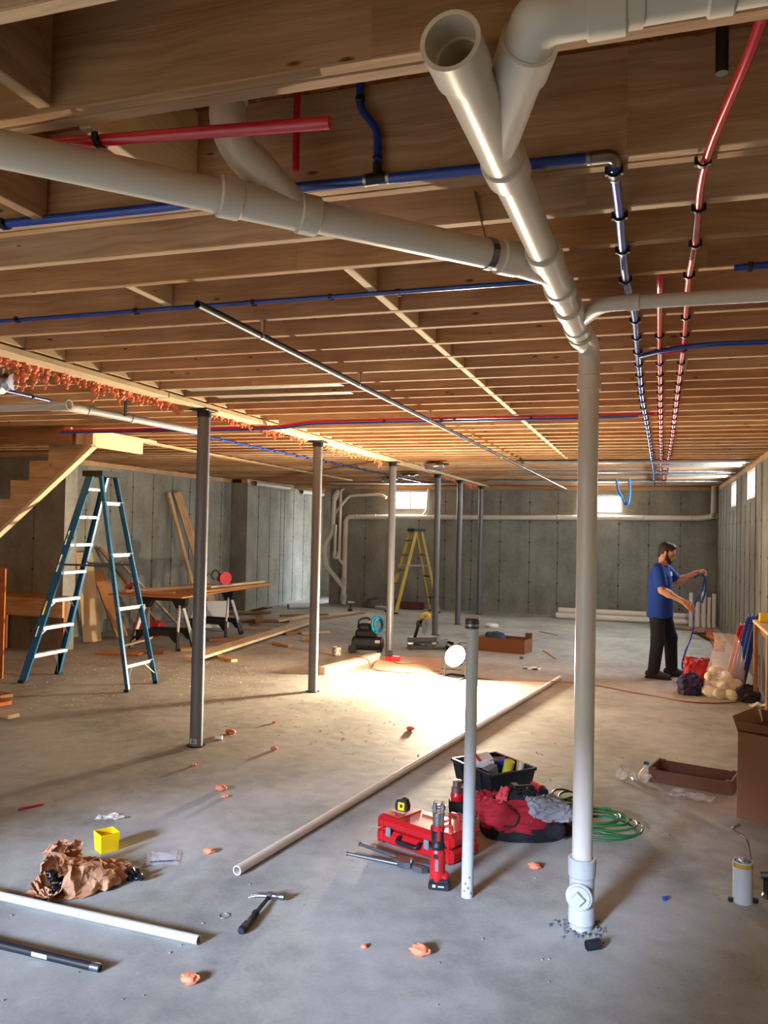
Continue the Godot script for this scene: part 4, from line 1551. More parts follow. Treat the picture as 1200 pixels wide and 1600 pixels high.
	tag(put("drywall_offcut", s, M.white, self), "white drywall offcut propped up under the far sawhorse", "drywall")
	# scraps on the floor
	var g := "lumber scraps on the left floor"
	var sc := [
		["long pale plank reaching across the floor behind the first post", Vector3(-5.50, .06, -9.2), Vector3(-5.82, .06, -13.9), .038, .235, M.pine],
		["short block propping the near end of the long plank", Vector3(-5.42, .02, -9.75), Vector3(-5.05, .02, -9.50), .036, .09, M.pine2],
		["flat offcut on the floor right of the long plank", Vector3(-5.3, .02, -11.2), Vector3(-4.95, .02, -11.0), .036, .09, M.pine2],
		["pale offcut lying right of the second block", Vector3(-5.4, .02, -12.4), Vector3(-5.05, .02, -12.75), .038, .09, M.pine],
		["brown offcut beside the pale one right of the long plank", Vector3(-5.6, .02, -12.2), Vector3(-5.42, .02, -12.6), .038, .09, M.ply],
		["offcut block standing alone near the second post", Vector3(-5.05, .035, -11.75), Vector3(-4.85, .035, -11.7), .07, .09, M.pine2],
		["offcut on top of the scrap pile, tilted", Vector3(-6.2, .09, -13.2), Vector3(-5.9, .14, -13.9), .038, .09, M.pine],
		["weathered scrap at the back of the pile by the wall step", Vector3(-7.9, .03, -14.4), Vector3(-7.2, .03, -15.0), .038, .14, M.oldwood],
		["grey scrap leaning up at the wall step", Vector3(-7.6, .04, -15.1), Vector3(-7.1, .16, -14.7), .03, .18, M.oldwood],
		["broad scrap in the middle of the pile", Vector3(-7.2, .025, -13.4), Vector3(-6.3, .025, -13.9), .038, .19, M.oldwood],
		["scrap crossing the middle of the pile", Vector3(-6.9, .065, -13.9), Vector3(-6.5, .065, -13.1), .038, .14, M.oldwood],
		["pale scrap at the near side of the pile", Vector3(-6.5, .02, -12.5), Vector3(-5.95, .02, -12.75), .036, .14, M.pine2],
		["narrow scrap at the far side of the pile", Vector3(-6.8, .02, -14.6), Vector3(-6.1, .02, -15.3), .036, .09, M.oldwood],
		["long thin board lying toward the far wall", Vector3(-6.0, .012, -14.3), Vector3(-5.6, .012, -16.0), .02, .14, M.oldwood],
		["pale triangular scrap by the sawhorse foot", Vector3(-6.9, .06, -9.75), Vector3(-6.55, .17, -9.9), .022, .2, M.pine],
		["brown scrap flat on the floor before the sawhorse", Vector3(-7.0, .02, -9.35), Vector3(-6.4, .02, -9.45), .036, .14, M.ply],
		["second brown scrap before the sawhorse", Vector3(-6.7, .02, -9.6), Vector3(-6.2, .02, -9.7), .036, .12, M.oldwood],
		["pale scrap right of the sawhorse foot", Vector3(-6.15, .02, -10.0), Vector3(-5.75, .02, -10.4), .036, .12, M.pine],
		["scrap board between the sawhorses", Vector3(-6.3, .02, -11.0), Vector3(-5.9, .02, -11.4), .036, .14, M.ply],
		["tilted board end at the left picture edge, upper", Vector3(-6.6, .05, -6.75), Vector3(-5.78, .09, -6.38), .03, .12, M.oldwood],
		["brown board end at the left picture edge, middle", Vector3(-6.5, .07, -6.5), Vector3(-5.62, .07, -6.18), .035, .14, M.redply],
		["pale board end at the left picture edge, lowest", Vector3(-6.4, .02, -6.2), Vector3(-5.35, .02, -6.0), .036, .12, M.pine]]
	for q in sc: board("lumber_scrap", q[0], q[1], q[2], q[3], q[4], q[5], g)

# ---------------------------------------------------------------- things on the near floor
func soft(s: SurfaceTool, c: Vector3, prof: Array, amp: float, fq: float, sd: int, turn := 0.0, nu := 40, per := 4, squareness := 2.6) -> void:
	# a soft-sided shape: prof holds [height, half length, half width, shift x, shift z]; noise folds it
	var nz := noise(sd, fq * .32, 3)
	var b := Basis(Vector3.UP, turn)
	var n := prof.size() - 1
	sheet(s, nu, n * per, func(u, v):
		var f: float = minf(v * n, n - .0001)
		var i := int(f)
		var t := f - i
		var a: Array = prof[i]
		var d: Array = prof[i + 1]
		var th: float = (0.0 if u >= 1.0 else u) * TAU
		var e := 2.0 / squareness
		var dx := signf(cos(th)) * pow(absf(cos(th)), e)
		var dz := signf(sin(th)) * pow(absf(sin(th)), e)
		var p := Vector3(lerpf(a[3], d[3], t) + dx * lerpf(a[1], d[1], t), lerpf(a[0], d[0], t), lerpf(a[4], d[4], t) - dz * lerpf(a[2], d[2], t))
		var g := Vector3(nz.get_noise_3dv(p * 100), nz.get_noise_3dv(p * 100 + Vector3(50, 0, 0)), nz.get_noise_3dv(p * 100 + Vector3(0, 50, 0))) * amp
		if p.y < .004: g.y = 0
		return c + b * (p + g))

func red_case() -> void:
	var t := thing("tool_case", "red hard-shell tool case lying flat with a black handle", "tool case", Vector3(-1.16, 0, -4.455), deg_to_rad(-22.6))
	var w := .53
	var d := .26
	var s := st()
	box(s, Vector3(w, .075, d), at(Vector3(0, .0385, 0)), .018)
	for k in [-.24, -.21, .14, .21, .24]: box(s, Vector3(.012, .066, .006), at(Vector3(k, .038, d / 2 + .001)), .002)
	put("lower_shell", s, M.redtool, t)
	s = st()
	box(s, Vector3(w, .068, d), at(Vector3(0, .1135, 0)), .022)
	for k in [-.24, -.21, .14, .21, .24]: box(s, Vector3(.012, .05, .006), at(Vector3(k, .110, d / 2 + .001)), .002)
	for k in [-.18, .17]: box(s, Vector3(.13, .006, .19), at(Vector3(k, .149, 0)), .003)
	put("lid", s, M.redtool, t)
	for k in [-.165, .10]:
		s = st()
		box(s, Vector3(.034, .05, .010), at(Vector3(k, .075, d / 2 + .006)), .003)
		put("latch", s, M.grey, t)
	s = st()
	tube(s, bend([Vector3(-.085, .07, d / 2), Vector3(-.085, .05, d / 2 + .035), Vector3(.055, .05, d / 2 + .035), Vector3(.055, .07, d / 2)], .02), .011, 10)
	box(s, Vector3(.10, .022, .02), at(Vector3(-.015, .05, d / 2 + .036)), .005)
	put("handle", s, M.black, t)
	for q in [[.0, -.075, .16, .035], [.16, .07, .14, .05], [-.19, .02, .09, .025]]:
		s = st()
		box(s, Vector3(q[2], .0016, q[3]), at(Vector3(q[0], .1532 if absf(q[0]) > .1 else .1485, q[1])))
		put("sticker", s, mat(c8(226, 150, 140), .35), t)
	s = st()
	tube(s, bend([Vector3(.1, .147, -.075), Vector3(.1, .19, -.075), Vector3(.16, .19, -.075), Vector3(.16, .147, -.075)], .02), .008, 10)
	put("lid_loop", s, M.redtool, t)

	# tape measure on the lid
	t = thing("tape_measure", "yellow and black tape measure on top of the red case", "tape measure", Vector3(-1.325, .156, -4.53), deg_to_rad(-10))
	s = st()
	extrude(s, [Vector2(-.034, 0), Vector2(.036, 0), Vector2(.04, .03), Vector2(.028, .062), Vector2(0, .07), Vector2(-.03, .06), Vector2(-.04, .03)], .042)
	put("case", s, M.black, t)
	s = st()
	extrude(s, [Vector2(-.020, .006), Vector2(.020, .006), Vector2(.022, .05), Vector2(-.018, .05)], .046)
	put("face", s, M.yellow, t)
	s = st()
	box(s, Vector3(.018, .02, .048), at(Vector3(.002, .03, 0)), .002)
	put("logo_patch", s, M.black, t)

	# press tool standing on its battery
	t = thing("press_tool", "red and black cordless pipe press tool standing upright on its battery", "power tool", Vector3(-.978, 0, -3.972), deg_to_rad(8))
	s = st()
	box(s, Vector3(.105, .036, .075), at(Vector3(.012, .018, 0)), .006)
	box(s, Vector3(.085, .018, .07), at(Vector3(.015, .044, 0)), .004)
	put("battery", s, M.black, t)
	s = st()
	box(s, Vector3(.014, .012, .002), at(Vector3(-.012, .022, .038)))
	put("battery_print", s, M.white, t)
	s = st()
	box(s, Vector3(.028, .005, .002), at(Vector3(.022, .021, .038)))
	put("battery_print", s, M.white, t)
	s = st()
	lathe(s, [Vector2(.036, .04), Vector2(.038, .06), Vector2(.037, .175), Vector2(.031, .195), Vector2(0, .195)], 20)
	box(s, Vector3(.05, .03, .06), at(Vector3(.03, .065, 0), Vector3(0, 0, -25)), .01)
	put("motor_housing", s, M.redtool, t)
	s = st()
	lathe(s, [Vector2(0, .19), Vector2(.034, .19), Vector2(.036, .205), Vector2(.029, .222), Vector2(.027, .27), Vector2(.031, .285), Vector2(0, .285)], 20)
	box(s, Vector3(.012, .10, .036), at(Vector3(-.026, .25, 0), Vector3(0, 0, 6)), .005)
	lathe(s, [Vector2(0, 0), Vector2(.011, 0), Vector2(.011, .006), Vector2(0, .006)], 14, at(Vector3(-.008, .165, .036), Vector3(90, 0, 0)))
	put("grip", s, M.black, t)
	s = st()
	box(s, Vector3(.024, .09, .05), at(Vector3(.004, .272, .004)), .01)
	lathe(s, [Vector2(0, .28), Vector2(.032, .28), Vector2(.032, .305), Vector2(0, .305)], 20)
	tube(s, bend([Vector3(.025, .295, 0), Vector3(.065, .31, 0), Vector3(.068, .27, 0)], .015), .007, 8)
	put("upper_housing", s, M.redtool, t)
	s = st()
	lathe(s, [Vector2(0, .30), Vector2(.027, .30), Vector2(.028, .345), Vector2(.03, .35), Vector2(.03, .365), Vector2(0, .365)], 20)
	for k in [-1, 1]: box(s, Vector3(.018, .05, .05), at(Vector3(k * .019, .39, 0)), .004)
	tube(s, [Vector3(-.034, .39, 0), Vector3(.034, .39, 0)], .011, 14)
	put("press_head", s, M.steel, t)
	s = st()
	box(s, Vector3(.016, .055, .003), at(Vector3(.0, .12, .037)), .001)
	put("side_label", s, M.grey, t)

	# hand crimper in front of the case
	t = thing("hand_crimper", "grey steel crimping tool with two long handles on the floor", "hand tool", Vector3(-1.16, 0, -4.115), deg_to_rad(-14))
	for k in [0, 1]:
		s = st()
		var a := Vector3(-.06, .025 + .006 * k, .012 - .055 * k)
		var b := Vector3(-.36, .022 + .014 * k, .045 - .12 * k)
		tube(s, [a, a.lerp(b, .5), b], [.013, .010, .009], 10)
		ring_at(s, a.lerp(b, .97), b, .012, 10)
		put("handle", s, M.greymetal, t)
	s = st()
	extrude(s, [Vector2(-.10, -.03), Vector2(-.02, -.045), Vector2(.01, -.03), Vector2(.012, .01), Vector2(-.02, .045), Vector2(-.10, .035)], .03, Transform3D(Basis(Vector3.RIGHT, Vector3.FORWARD, Vector3.UP), Vector3(0, .028, -.02)))
	put("pivot_body", s, M.greymetal, t)
	for k in [-1.0, 1.0]:
		s = st()
		extrude(s, [Vector2(.0, .005 * k), Vector2(.02, .04 * k), Vector2(.08, .045 * k), Vector2(.10, .02 * k), Vector2(.06, .012 * k)], .026, Transform3D(Basis(Vector3.RIGHT, Vector3.FORWARD, Vector3.UP), Vector3(.005, .026, -.02)))
		put("jaw", s, M.greymetal, t)
	s = st()
	lathe(s, [Vector2(.012, 0), Vector2(.012, .05), Vector2(0, .05)], 14, at(Vector3(.0, 0.005, -.02)))
	put("pivot_bolt", s, M.steel, t)

func tool_bag() -> void:
	var c := Vector3(-.70, 0, -4.86)
	var t := thing("tool_bag", "soft red and black tool bag slumped open on the floor", "tool bag", c, deg_to_rad(18))
	var s := st()
	soft(s, Vector3.ZERO, [[.0, .0, .0, 0, 0], [.0, .235, .155, 0, 0], [.03, .245, .165, 0, 0], [.075, .238, .16, 0, 0]], .010, .9, 5)
	put("base", s, M.blackcloth, t)
	s = st()
	soft(s, Vector3.ZERO, [[.06, .242, .165, 0, 0], [.11, .235, .15, -.005, 0], [.165, .20, .11, -.03, -.005], [.205, .15, .075, -.05, -.01], [.19, .12, .05, -.05, -.01]], .020, .75, 8, 0.0, 48, 6)
	put("body", s, M.redcloth, t)
	s = st()
	soft(s, Vector3.ZERO, [[.16, .15, .08, 0.03, -.02], [.21, .135, .07, .02, -.02], [.235, .08, .04, .03, -.03], [.238, .0, .0, .03, -.03]], .035, 1.2, 12)
	put("opening", s, M.blackcloth, t)
	s = st()
	soft(s, Vector3.ZERO, [[.175, .03, .02, -.13, .05], [.22, .035, .02, -.12, .03], [.255, .02, .015, -.1, .0], [.262, .0, .0, -.1, .0]], .015, 1.2, 14)
	put("flap", s, mat(c8(214, 70, 80), .8), t)
	s = st()
	tube(s, curve([Vector3(-.12, .2, .06), Vector3(-.06, .16, .15), Vector3(-.07, .10, .168), Vector3(-.13, .09, .16)], 6), .005, 8)
	put("cord", s, M.black, t)
	s = st()
	soft(s, Vector3.ZERO, [[.03, .05, .03, .16, .135], [.06, .06, .035, .16, .14], [.10, .05, .03, .16, .135], [.11, .0, .0, .16, .13]], .01, 1.0, 15)
	put("side_pocket", s, M.blackcloth, t)
	# drill lying in it
	var d := thing("cordless_drill", "dark cordless drill with a red body resting in the tool bag", "power tool", Vector3(-.615, .205, -4.95), deg_to_rad(-60))
	s = st()
	tube(s, [Vector3(-.07, .03, 0), Vector3(.05, .04, 0)], [.03, .028], 14)
	put("body", s, M.redtool, d)
	s = st()
	tube(s, [Vector3(.05, .04, 0), Vector3(.10, .045, 0)], [.024, .016], 14)
	put("chuck", s, M.black, d)
	s = st()
	beam(s, Vector3(-.03, .025, 0), Vector3(-.05, .02, .11), .045, .035, .01)
	box(s, Vector3(.08, .06, .05), at(Vector3(-.05, .02, .13)), .008)
	put("grip", s, M.black, d)
	# rag
	s = st()
	soft(s, Vector3(-.56, .165, -4.86), [[-.06, .15, .06, .02, .03], [.0, .14, .075, .01, .01], [.05, .10, .05, -.02, -.01], [.066, .0, .0, -.02, -.01]], .022, 1.3, 21, .5, 44, 7)
	tag(put("rag", s, M.rag, self), "crumpled pale grey rag spilling over the tool bag", "rag")
	s = st()
	soft(s, Vector3(-.45, .0, -5.0), [[.0, .0, .0, 0, 0], [.0, .10, .08, 0, 0], [.06, .11, .085, 0, 0], [.12, .08, .05, 0, 0], [.135, 0, 0, 0, 0]], .03, 1.0, 25, .8)
	tag(put("dark_cloth", s, mat(c8(62, 30, 34), .9), self), "dark maroon cloth heaped right of the tool bag", "cloth")
	s = st()
	soft(s, Vector3(-.93, .0, -5.02), [[.0, .0, .0, 0, 0], [.0, .09, .07, 0, 0], [.09, .09, .07, 0, 0], [.15, .06, .05, 0, 0], [.165, 0, 0, 0, 0]], .03, 1.0, 27, .2)
	tag(put("red_pouch", s, M.redcloth, self), "small red pouch behind the capped white pipe", "pouch")

func bin_and_tools() -> void:
	var t := thing("storage_bin", "dark navy plastic tote full of supplies behind the tool bag", "storage bin", Vector3(-1.02, 0, -5.68), deg_to_rad(48))
	var s := st()
	# open box with sloped sides
	var hb := Vector2(.165, .195)
	var ht := Vector2(.19, .22)
	var h := .155
	for k in 4:
		var sg := [[1, 1], [1, -1], [-1, -1], [-1, 1]]
		var a: Array = sg[k]
		var b: Array = sg[(k + 1) % 4]
		var ob := [Vector3(a[0] * hb.x, 0, a[1] * hb.y), Vector3(b[0] * hb.x, 0, b[1] * hb.y)]
		var ot := [Vector3(a[0] * ht.x, h, a[1] * ht.y), Vector3(b[0] * ht.x, h, b[1] * ht.y)]
		var m: Vector3 = (ob[0] + ob[1])
		m.y = 0
		flat(s, [ob[0], ob[1], ot[1], ot[0]], m)
		flat(s, [ob[0] * .95 + Vector3(0, .005, 0), ob[1] * .95 + Vector3(0, .005, 0), ot[1] * .95, ot[0] * .95], -m)
		beam(s, ot[0] + Vector3(0, -.008, 0), ot[1] + Vector3(0, -.008, 0), .018, .026, .004)
		for q in 3: beam(s, ob[0].lerp(ob[1], .25 + q * .25) + Vector3(0, .01, 0), ot[0].lerp(ot[1], .25 + q * .25) + Vector3(0, -.02, 0), .006, .012)
	box(s, Vector3(hb.x * 2, .006, hb.y * 2), at(Vector3(0, .005, 0)))
	put("tub", s, M.bin, t)
	s = st()
	box(s, Vector3(.003, .10, .07), at(Vector3(.181, .09, .02), Vector3(0, 0, -8)))
	put("blue_label", s, M.blue, t)
	var c := Vector3(-1.02, 0, -5.68)
	s = st()
	box(s, Vector3(.17, .05, .12), at(c + Vector3(-.09, .165, .03), Vector3(8, 30, 12)), .004)
	var o := put("white_carton", s, M.white, self)
	tag(o, "white and red cardboard carton tilted in the navy tote", "carton")
	s = st()
	box(s, Vector3(.03, .004, .13), at(c + Vector3(-.03, .195, .0), Vector3(8, 30, 12)))
	box(s, Vector3(.02, .052, .121), at(c + Vector3(-.10, .167, .03), Vector3(8, 30, 12)))
	put("red_stripe", s, M.redtool, o)
	s = st()
	tube(s, [c + Vector3(.10, .10, .03), c + Vector3(.12, .19, .04)], .035, 16)
	tag(put("yellow_can", s, mat(c8(214, 200, 60), .4), self), "yellow topped can standing in the navy tote", "can")
	s = st()
	tube(s, [c + Vector3(.17, .08, -.06), c + Vector3(.18, .165, -.06)], .028, 16)
	tag(put("white_can", s, M.white, self), "white can standing at the right end of the navy tote", "can")
	s = st()
	box(s, Vector3(.09, .09, .07), at(c + Vector3(.03, .125, -.08), Vector3(10, 20, 5)), .006)
	tag(put("blue_box", s, M.blue, self), "dark blue box among the cans in the navy tote", "box")
	s = st()
	box(s, Vector3(.10, .10, .06), at(c + Vector3(.0, .11, .10), Vector3(0, 60, 10)), .006)
	tag(put("grey_box", s, M.grey, self), "grey box at the near corner of the navy tote", "box")
	# small battery tool beside it
	t = thing("battery_tool", "small red and black battery tool with a silver collar beside the tote", "power tool", Vector3(-1.135, 0, -5.08), .3)
	s = st()
	box(s, Vector3(.10, .07, .085), at(Vector3(0, .035, 0)), .008)
	put("battery", s, M.black, t)
	s = st()
	lathe(s, [Vector2(.04, .07), Vector2(.042, .10), Vector2(.032, .13), Vector2(0, .13)], 16)
	put("body", s, M.redtool, t)
	s = st()
	lathe(s, [Vector2(.036, .12), Vector2(.036, .15), Vector2(.028, .155), Vector2(.028, .19), Vector2(0, .195)], 16)
	put("collar", s, M.steel, t)
	# clear plastic sheet behind the case
	film_scrap("plastic_sheet", "glossy clear plastic sheet crumpled behind the red case", Vector3(-1.03, .002, -4.86), .26, .2, .05, 3, .2)

func film_scrap(n: String, label: String, c: Vector3, w: float, d: float, h: float, sd: int, turn: float, m = null, group := "") -> void:
	var s := st()
	var nz := noise(sd, .012, 3)
	var b := Basis(Vector3.UP, turn)
	sheet(s, 16, 12, func(u, v):
		var a := nz.get_noise_2d(u * 160, v * 160)
		var e: float = minf(minf(u, 1 - u), minf(v, 1 - v))
		return c + b * Vector3((u - .5) * w + .02 * a, .002 + maxf(0.0, a + .25) * h + (.0 if e > .1 else 0.0), (v - .5) * d + .02 * nz.get_noise_2d(v * 200, u * 90)))
	tag(put(n, s, M.film if m == null else m, self), label, "scrap" if m != null else "plastic film", group)

func near_pipes() -> void:
	# capped riser in the middle
	var t := thing("capped_pipe", "upright white pipe with a dark rubber cap standing out of the floor", "pipe", Vector3(-.82, 0, -3.93))
	var s := st()
	tube(s, [Vector3(0, 0, 0), Vector3(.004, 1.30, 0)], .0285, 24)
	put("pipe", s, M.pvcw, t)
	s = st()
	lathe(s, [Vector2(.0285, 1.275), Vector2(.034, 1.277), Vector2(.034, 1.318), Vector2(.03, 1.325), Vector2(0, 1.325)], 24)
	put("rubber_cap", s, mat(c8(70, 58, 66), .35), t)
	s = st()
	lathe(s, [Vector2(.0352, 1.29), Vector2(.0352, 1.298)], 24)
	put("clamp_band", s, M.steel, t)
	s = st()
	for q in [[.05, .3], [.035, -.3], [.07, -.1], [.10, .5], [.025, .8]]: blob(s, at(Vector3(sin(q[1]) * .0285, q[0], cos(q[1]) * .0285)).scaled_local(Vector3(.004, .006, .0012)), .4, .2, int(q[0] * 1000), 7, 5)
	put("dirt_specks", s, M.ink, t).set_meta("kind", "stuff")
	# long pole on the floor
	s = st()
	pipe(s, [Vector3(-1.953, .0245, -3.752), Vector3(-1.5, .0245, -6.8), Vector3(-1.021, .0245, -10.0)], .0242, .019, 20)
	tag(put("long_floor_pipe", s, M.pvc, self), "long white pipe lying across the floor toward the light", "pipe")
	s = st()
	pipe(s, [Vector3(-3.6, .0195, -3.16), Vector3(-1.774, .0195, -3.085)], .0192, .0155, 20)
	tag(put("near_white_pipe", s, M.pvcw, self), "white pipe lying at the lower left picture edge", "pipe")
	t = thing("near_black_pipe", "black iron pipe with a threaded end lying at the lower left", "pipe")
	s = st()
	pipe(s, [Vector3(-3.4, .0172, -2.80), Vector3(-2.06, .0172, -2.765)], .0168, .013, 18)
	put("pipe", s, M.iron, t)
	s = st()
	pipe(s, [Vector3(-2.075, .0172, -2.7655), Vector3(-2.02, .0172, -2.764)], .0162, .0128, 18)
	for k in 6: ring_at(s, Vector3(-2.065 + k * .007, .0172, -2.765), Vector3(-2.061 + k * .007, .0172, -2.765), .0166, 16)
	put("thread", s, M.greymetal, t)
	s = st()
	box(s, Vector3(.075, .016, .0012), at(Vector3(-2.30, .021, -2.754), Vector3(0, -1.5, 0)))
	put("paper_label", s, M.white, t)
	# stub on the right with yellow ring
	t = thing("floor_stub_pipe", "short fat white pipe stub with yellow inner ring at the right", "pipe", Vector3(.432, 0, -4.34))
	s = st()
	pipe(s, [Vector3(0, 0, 0), Vector3(0, .195, 0)], .0455, .039, 28)
	put("pipe", s, M.pvcw, t)
	s = st()
	lathe(s, [Vector2(.0462, .168), Vector2(.0462, .188), Vector2(.046, .188)], 28)
	put("yellow_ring", s, mat(c8(190, 150, 40), .5), t)
	s = st()
	soft(s, Vector3(0, .15, 0), [[.0, .036, .036, 0, 0], [.035, .03, .03, 0, 0], [.05, .012, .012, 0, 0], [.055, 0, 0, 0, 0]], .02, 1.5, 33)
	put("tape_wad", s, M.galv, t)
	for k in [[-.055, .02], [.058, -.005]]:
		s = st()
		lathe(s, [Vector2(.0, .001), Vector2(.012, .002), Vector2(.012, .02), Vector2(.0, .02)], 10, at(Vector3(k[0], 0, k[1])))
		put("anchor_peg", s, M.black, t)
	s = st()
	tube(s, curve([Vector3(.0, .30, -.2), Vector3(-.03, .285, -.17), Vector3(-.0, .27, -.14), Vector3(.03, .25, -.12), Vector3(.038, .20, -.06), Vector3(.04, .17, -.03)], 4), [.008, .007, .008, .007, .008, .006, .006, .006, .006, .005, .005, .005, .005, .005, .004, .004, .004, .004, .004, .004, .004], 10)
	put("wire_tail", s, M.brass, t)
	# fittings heap at the right edge
	t = thing("valve_manifold", "cluster of metal valves beside the stub at the right edge", "valve", Vector3(.56, 0, -4.36))
	s = st()
	tube(s, bend([Vector3(-.05, .13, 0), Vector3(.02, .14, 0), Vector3(.02, .18, .01), Vector3(.1, .18, .01)], .02), .016, 12)
	tube(s, [Vector3(.02, .0, 0), Vector3(.02, .16, 0)], .018, 12)
	put("valve_body", s, M.greymetal, t)
	s = st()
	tube(s, [Vector3(-.02, .03, .01), Vector3(-.02, .12, .01)], .02, 12)
	put("black_sleeve", s, M.black, t)
	s = st()
	lathe(s, [Vector2(0, 0), Vector2(.012, 0), Vector2(.012, .02), Vector2(0, .02)], 12, at(Vector3(-.035, .05, .03), Vector3(90, 0, 0)))
	put("knob", s, M.steel, t)
	s = st()
	tube(s, [Vector3(.07, 0, .01), Vector3(.07, .13, .01)], .03, 16)
	put("white_leg", s, M.pvcw, t)

func near_clutter() -> void:
	# hammer
	var t := thing("hammer", "claw hammer with a black rubber grip lying on the floor", "hammer", Vector3(-1.66, 0, -3.38), deg_to_rad(0))
	var s := st()
	var ha := Vector3(.012, .018, .165)
	var hb2 := Vector3(-.018, .020, -.165)
	tube(s, [ha, ha.lerp(hb2, .06), ha.lerp(hb2, .3), ha.lerp(hb2, .52), ha.lerp(hb2, .56)], [.014, .018, .015, .0165, .012], 14)
	put("grip", s, M.rubber, t)
	s = st()
	tube(s, [ha.lerp(hb2, .54), ha.lerp(hb2, .9), hb2], [.010, .0085, .011], 12)
	put("shaft", s, M.black, t)
	s = st()
	box(s, Vector3(.008, .004, .06), Transform3D(aim(ha, hb2).basis.rotated(Vector3.UP, PI / 2), ha.lerp(hb2, .3) + Vector3(-.003, .0155, 0)), .001)
	put("grip_inlay", s, M.grey, t)
	s = st()
	var hd := hb2 + Vector3(0, .004, -.012)
	tube(s, [hd + Vector3(-.012, 0, 0), hd + Vector3(.03, 0, -.004), hd + Vector3(.045, 0, -.006), hd + Vector3(.05, 0, -.006), hd + Vector3(.07, 0, -.009)], [.014, .013, .010, .0155, .0155], 14)
	box(s, Vector3(.032, .03, .034), at(hd), .005)
	put("head", s, M.greymetal, t)
	for k in [-1.0, 1.0]:
		s = st()
		tube(s, curve([hd + Vector3(-.01, 0, .003 + k * .006), hd + Vector3(-.05, -.002, .006 + k * .009), hd + Vector3(-.095, -.012, .016 + k * .012)], 4), [.011, .010, .010, .009, .008, .007, .006, .004, .003], 8)
		put("claw", s, M.steel, t)
	# yellow open box
	t = thing("yellow_box", "small open yellow plastic box on the floor beside the paper bag", "box", Vector3(-2.757, 0, -3.80), deg_to_rad(-32))
	s = st()
	var q := [[-1, -1], [1, -1], [1, 1], [-1, 1]]
	for k in 4:
		var a: Array = q[k]
		var b: Array = q[(k + 1) % 4]
		var hw := .052
		var ob := [Vector3(a[0] * .046, 0, a[1] * .046), Vector3(b[0] * .046, 0, b[1] * .046)]
		var ot := [Vector3(a[0] * hw, .098, a[1] * hw), Vector3(b[0] * hw, .098, b[1] * hw)]
		var m: Vector3 = ob[0] + ob[1]
		var inn := Vector3(.93, 1, .93)
		flat(s, [ob[0], ob[1], ot[1], ot[0]], m)
		flat(s, [ob[0] * inn, ob[1] * inn, ot[1] * inn, ot[0] * inn], -m)
		flat(s, [ot[0], ot[1], ot[1] * inn, ot[0] * inn], Vector3.UP)
	box(s, Vector3(.09, .003, .09), at(Vector3(0, .003, 0)))
	put("shell", s, M.yellow, t)
	# crumpled paper bag, mouth toward the viewer
	t = thing("paper_bag", "crumpled brown paper bag torn open on the floor", "paper bag", Vector3(-2.60, 0, -3.43))
	s = st()
	var nz := noise(91, .016, 4)
	var nz2 := noise(92, .05, 3)
	var axis := Vector3(.42, .0, -.90).normalized()
	var side := Vector3(.90, 0, .42).normalized()
	sheet(s, 40, 22, func(u, v):
		var th: float = (0.0 if u >= 1.0 else u) * TAU
		var open: float = 1.0 - v
		var rw: float = .13 + .05 * sin(v * PI) - .03 * v * v
		var rh: float = .075 + .075 * pow(open, 1.5) - .045 * v
		var len: float = -.17 + .38 * v
		var up := maxf(sin(th), -.2)
		var p: Vector3 = axis * (len - .10 * open * open * maxf(0.0, -sin(th)) * 1.0) + side * cos(th) * rw + Vector3.UP * (rh * (.2 + up))
		var d := Vector3(nz.get_noise_3dv(p * 700), nz.get_noise_3dv(p * 700 + Vector3(99, 0, 0)), nz.get_noise_3dv(p * 700 + Vector3(0, 99, 0))) * .05
		d += Vector3.UP * nz2.get_noise_3dv(p * 600) * .012
		p += d * .8
		p.y = maxf(p.y, .003)
		return p, 0.0, true)
	put("bag_shell", s, M.paper, t)
	s = st()
	sheet(s, 18, 14, func(u, v):
		var p: Vector3 = axis * (-.15 - .10 * u) + side * ((v - .5) * .22 + .05 * u)
		p.y = .006 + .03 * maxf(0.0, nz.get_noise_2d(u * 200, v * 200) + .35) + .05 * pow(absf(v - .5) * 2, 3) * (1 - u * .3)
		return p, 0.0, true)
	put("torn_flap", s, M.paper, t)
	s = st()
	sheet(s, 18, 14, func(u, v):
		var p: Vector3 = axis * (-.14 + .17 * u) + side * (-.16 + .02 * v) + Vector3.UP * (.06 + .10 * v)
		return p + Vector3(nz.get_noise_2d(u * 160, v * 160), .6 * nz.get_noise_2d(v * 160, u * 130), nz.get_noise_2d(u * 140 + 50, v * 140)) * .06, 0.0, true)
	put("raised_fold", s, M.paper, t)
	# black fittings inside and beside it
	var fit := st()
	tube(fit, bend([Vector3(-.026, 0, 0), Vector3(0, 0, 0), Vector3(0, 0, .026)], .012, 4), .0115, 10)
	ring_at(fit, Vector3(-.03, 0, 0), Vector3(-.024, 0, 0), .014, 10)
	ring_at(fit, Vector3(0, 0, .024), Vector3(0, 0, .03), .014, 10)
	var fm := fit.commit()
	var spots := []
	for k in 16: spots.append(Vector3(-2.60, 0, -3.43) + axis * rng.randf_range(-.19, -.04) + side * rng.randf_range(-.09, .10) + Vector3(0, .018 + .02 * (k % 3), 0))
	for k in 6: spots.append(Vector3(-2.385, .017 + .02 * (k % 2), -3.53) + Vector3(rng.randf_range(-.05, .045), 0, rng.randf_range(-.03, .03)))
	for k in spots.size():
		var o := put_mesh("pipe_fitting", fm, M.blackgloss, self, at(spots[k], Vector3(rng.randf() * 360, rng.randf() * 360, rng.randf() * 360)))
		if k < 16: tag(o, "black plastic pipe fitting piled in the torn paper bag", "fitting", "black fittings in the paper bag")
		else: tag(o, "black plastic pipe fitting spilled at the right of the paper bag", "fitting", "black fittings beside the paper bag")
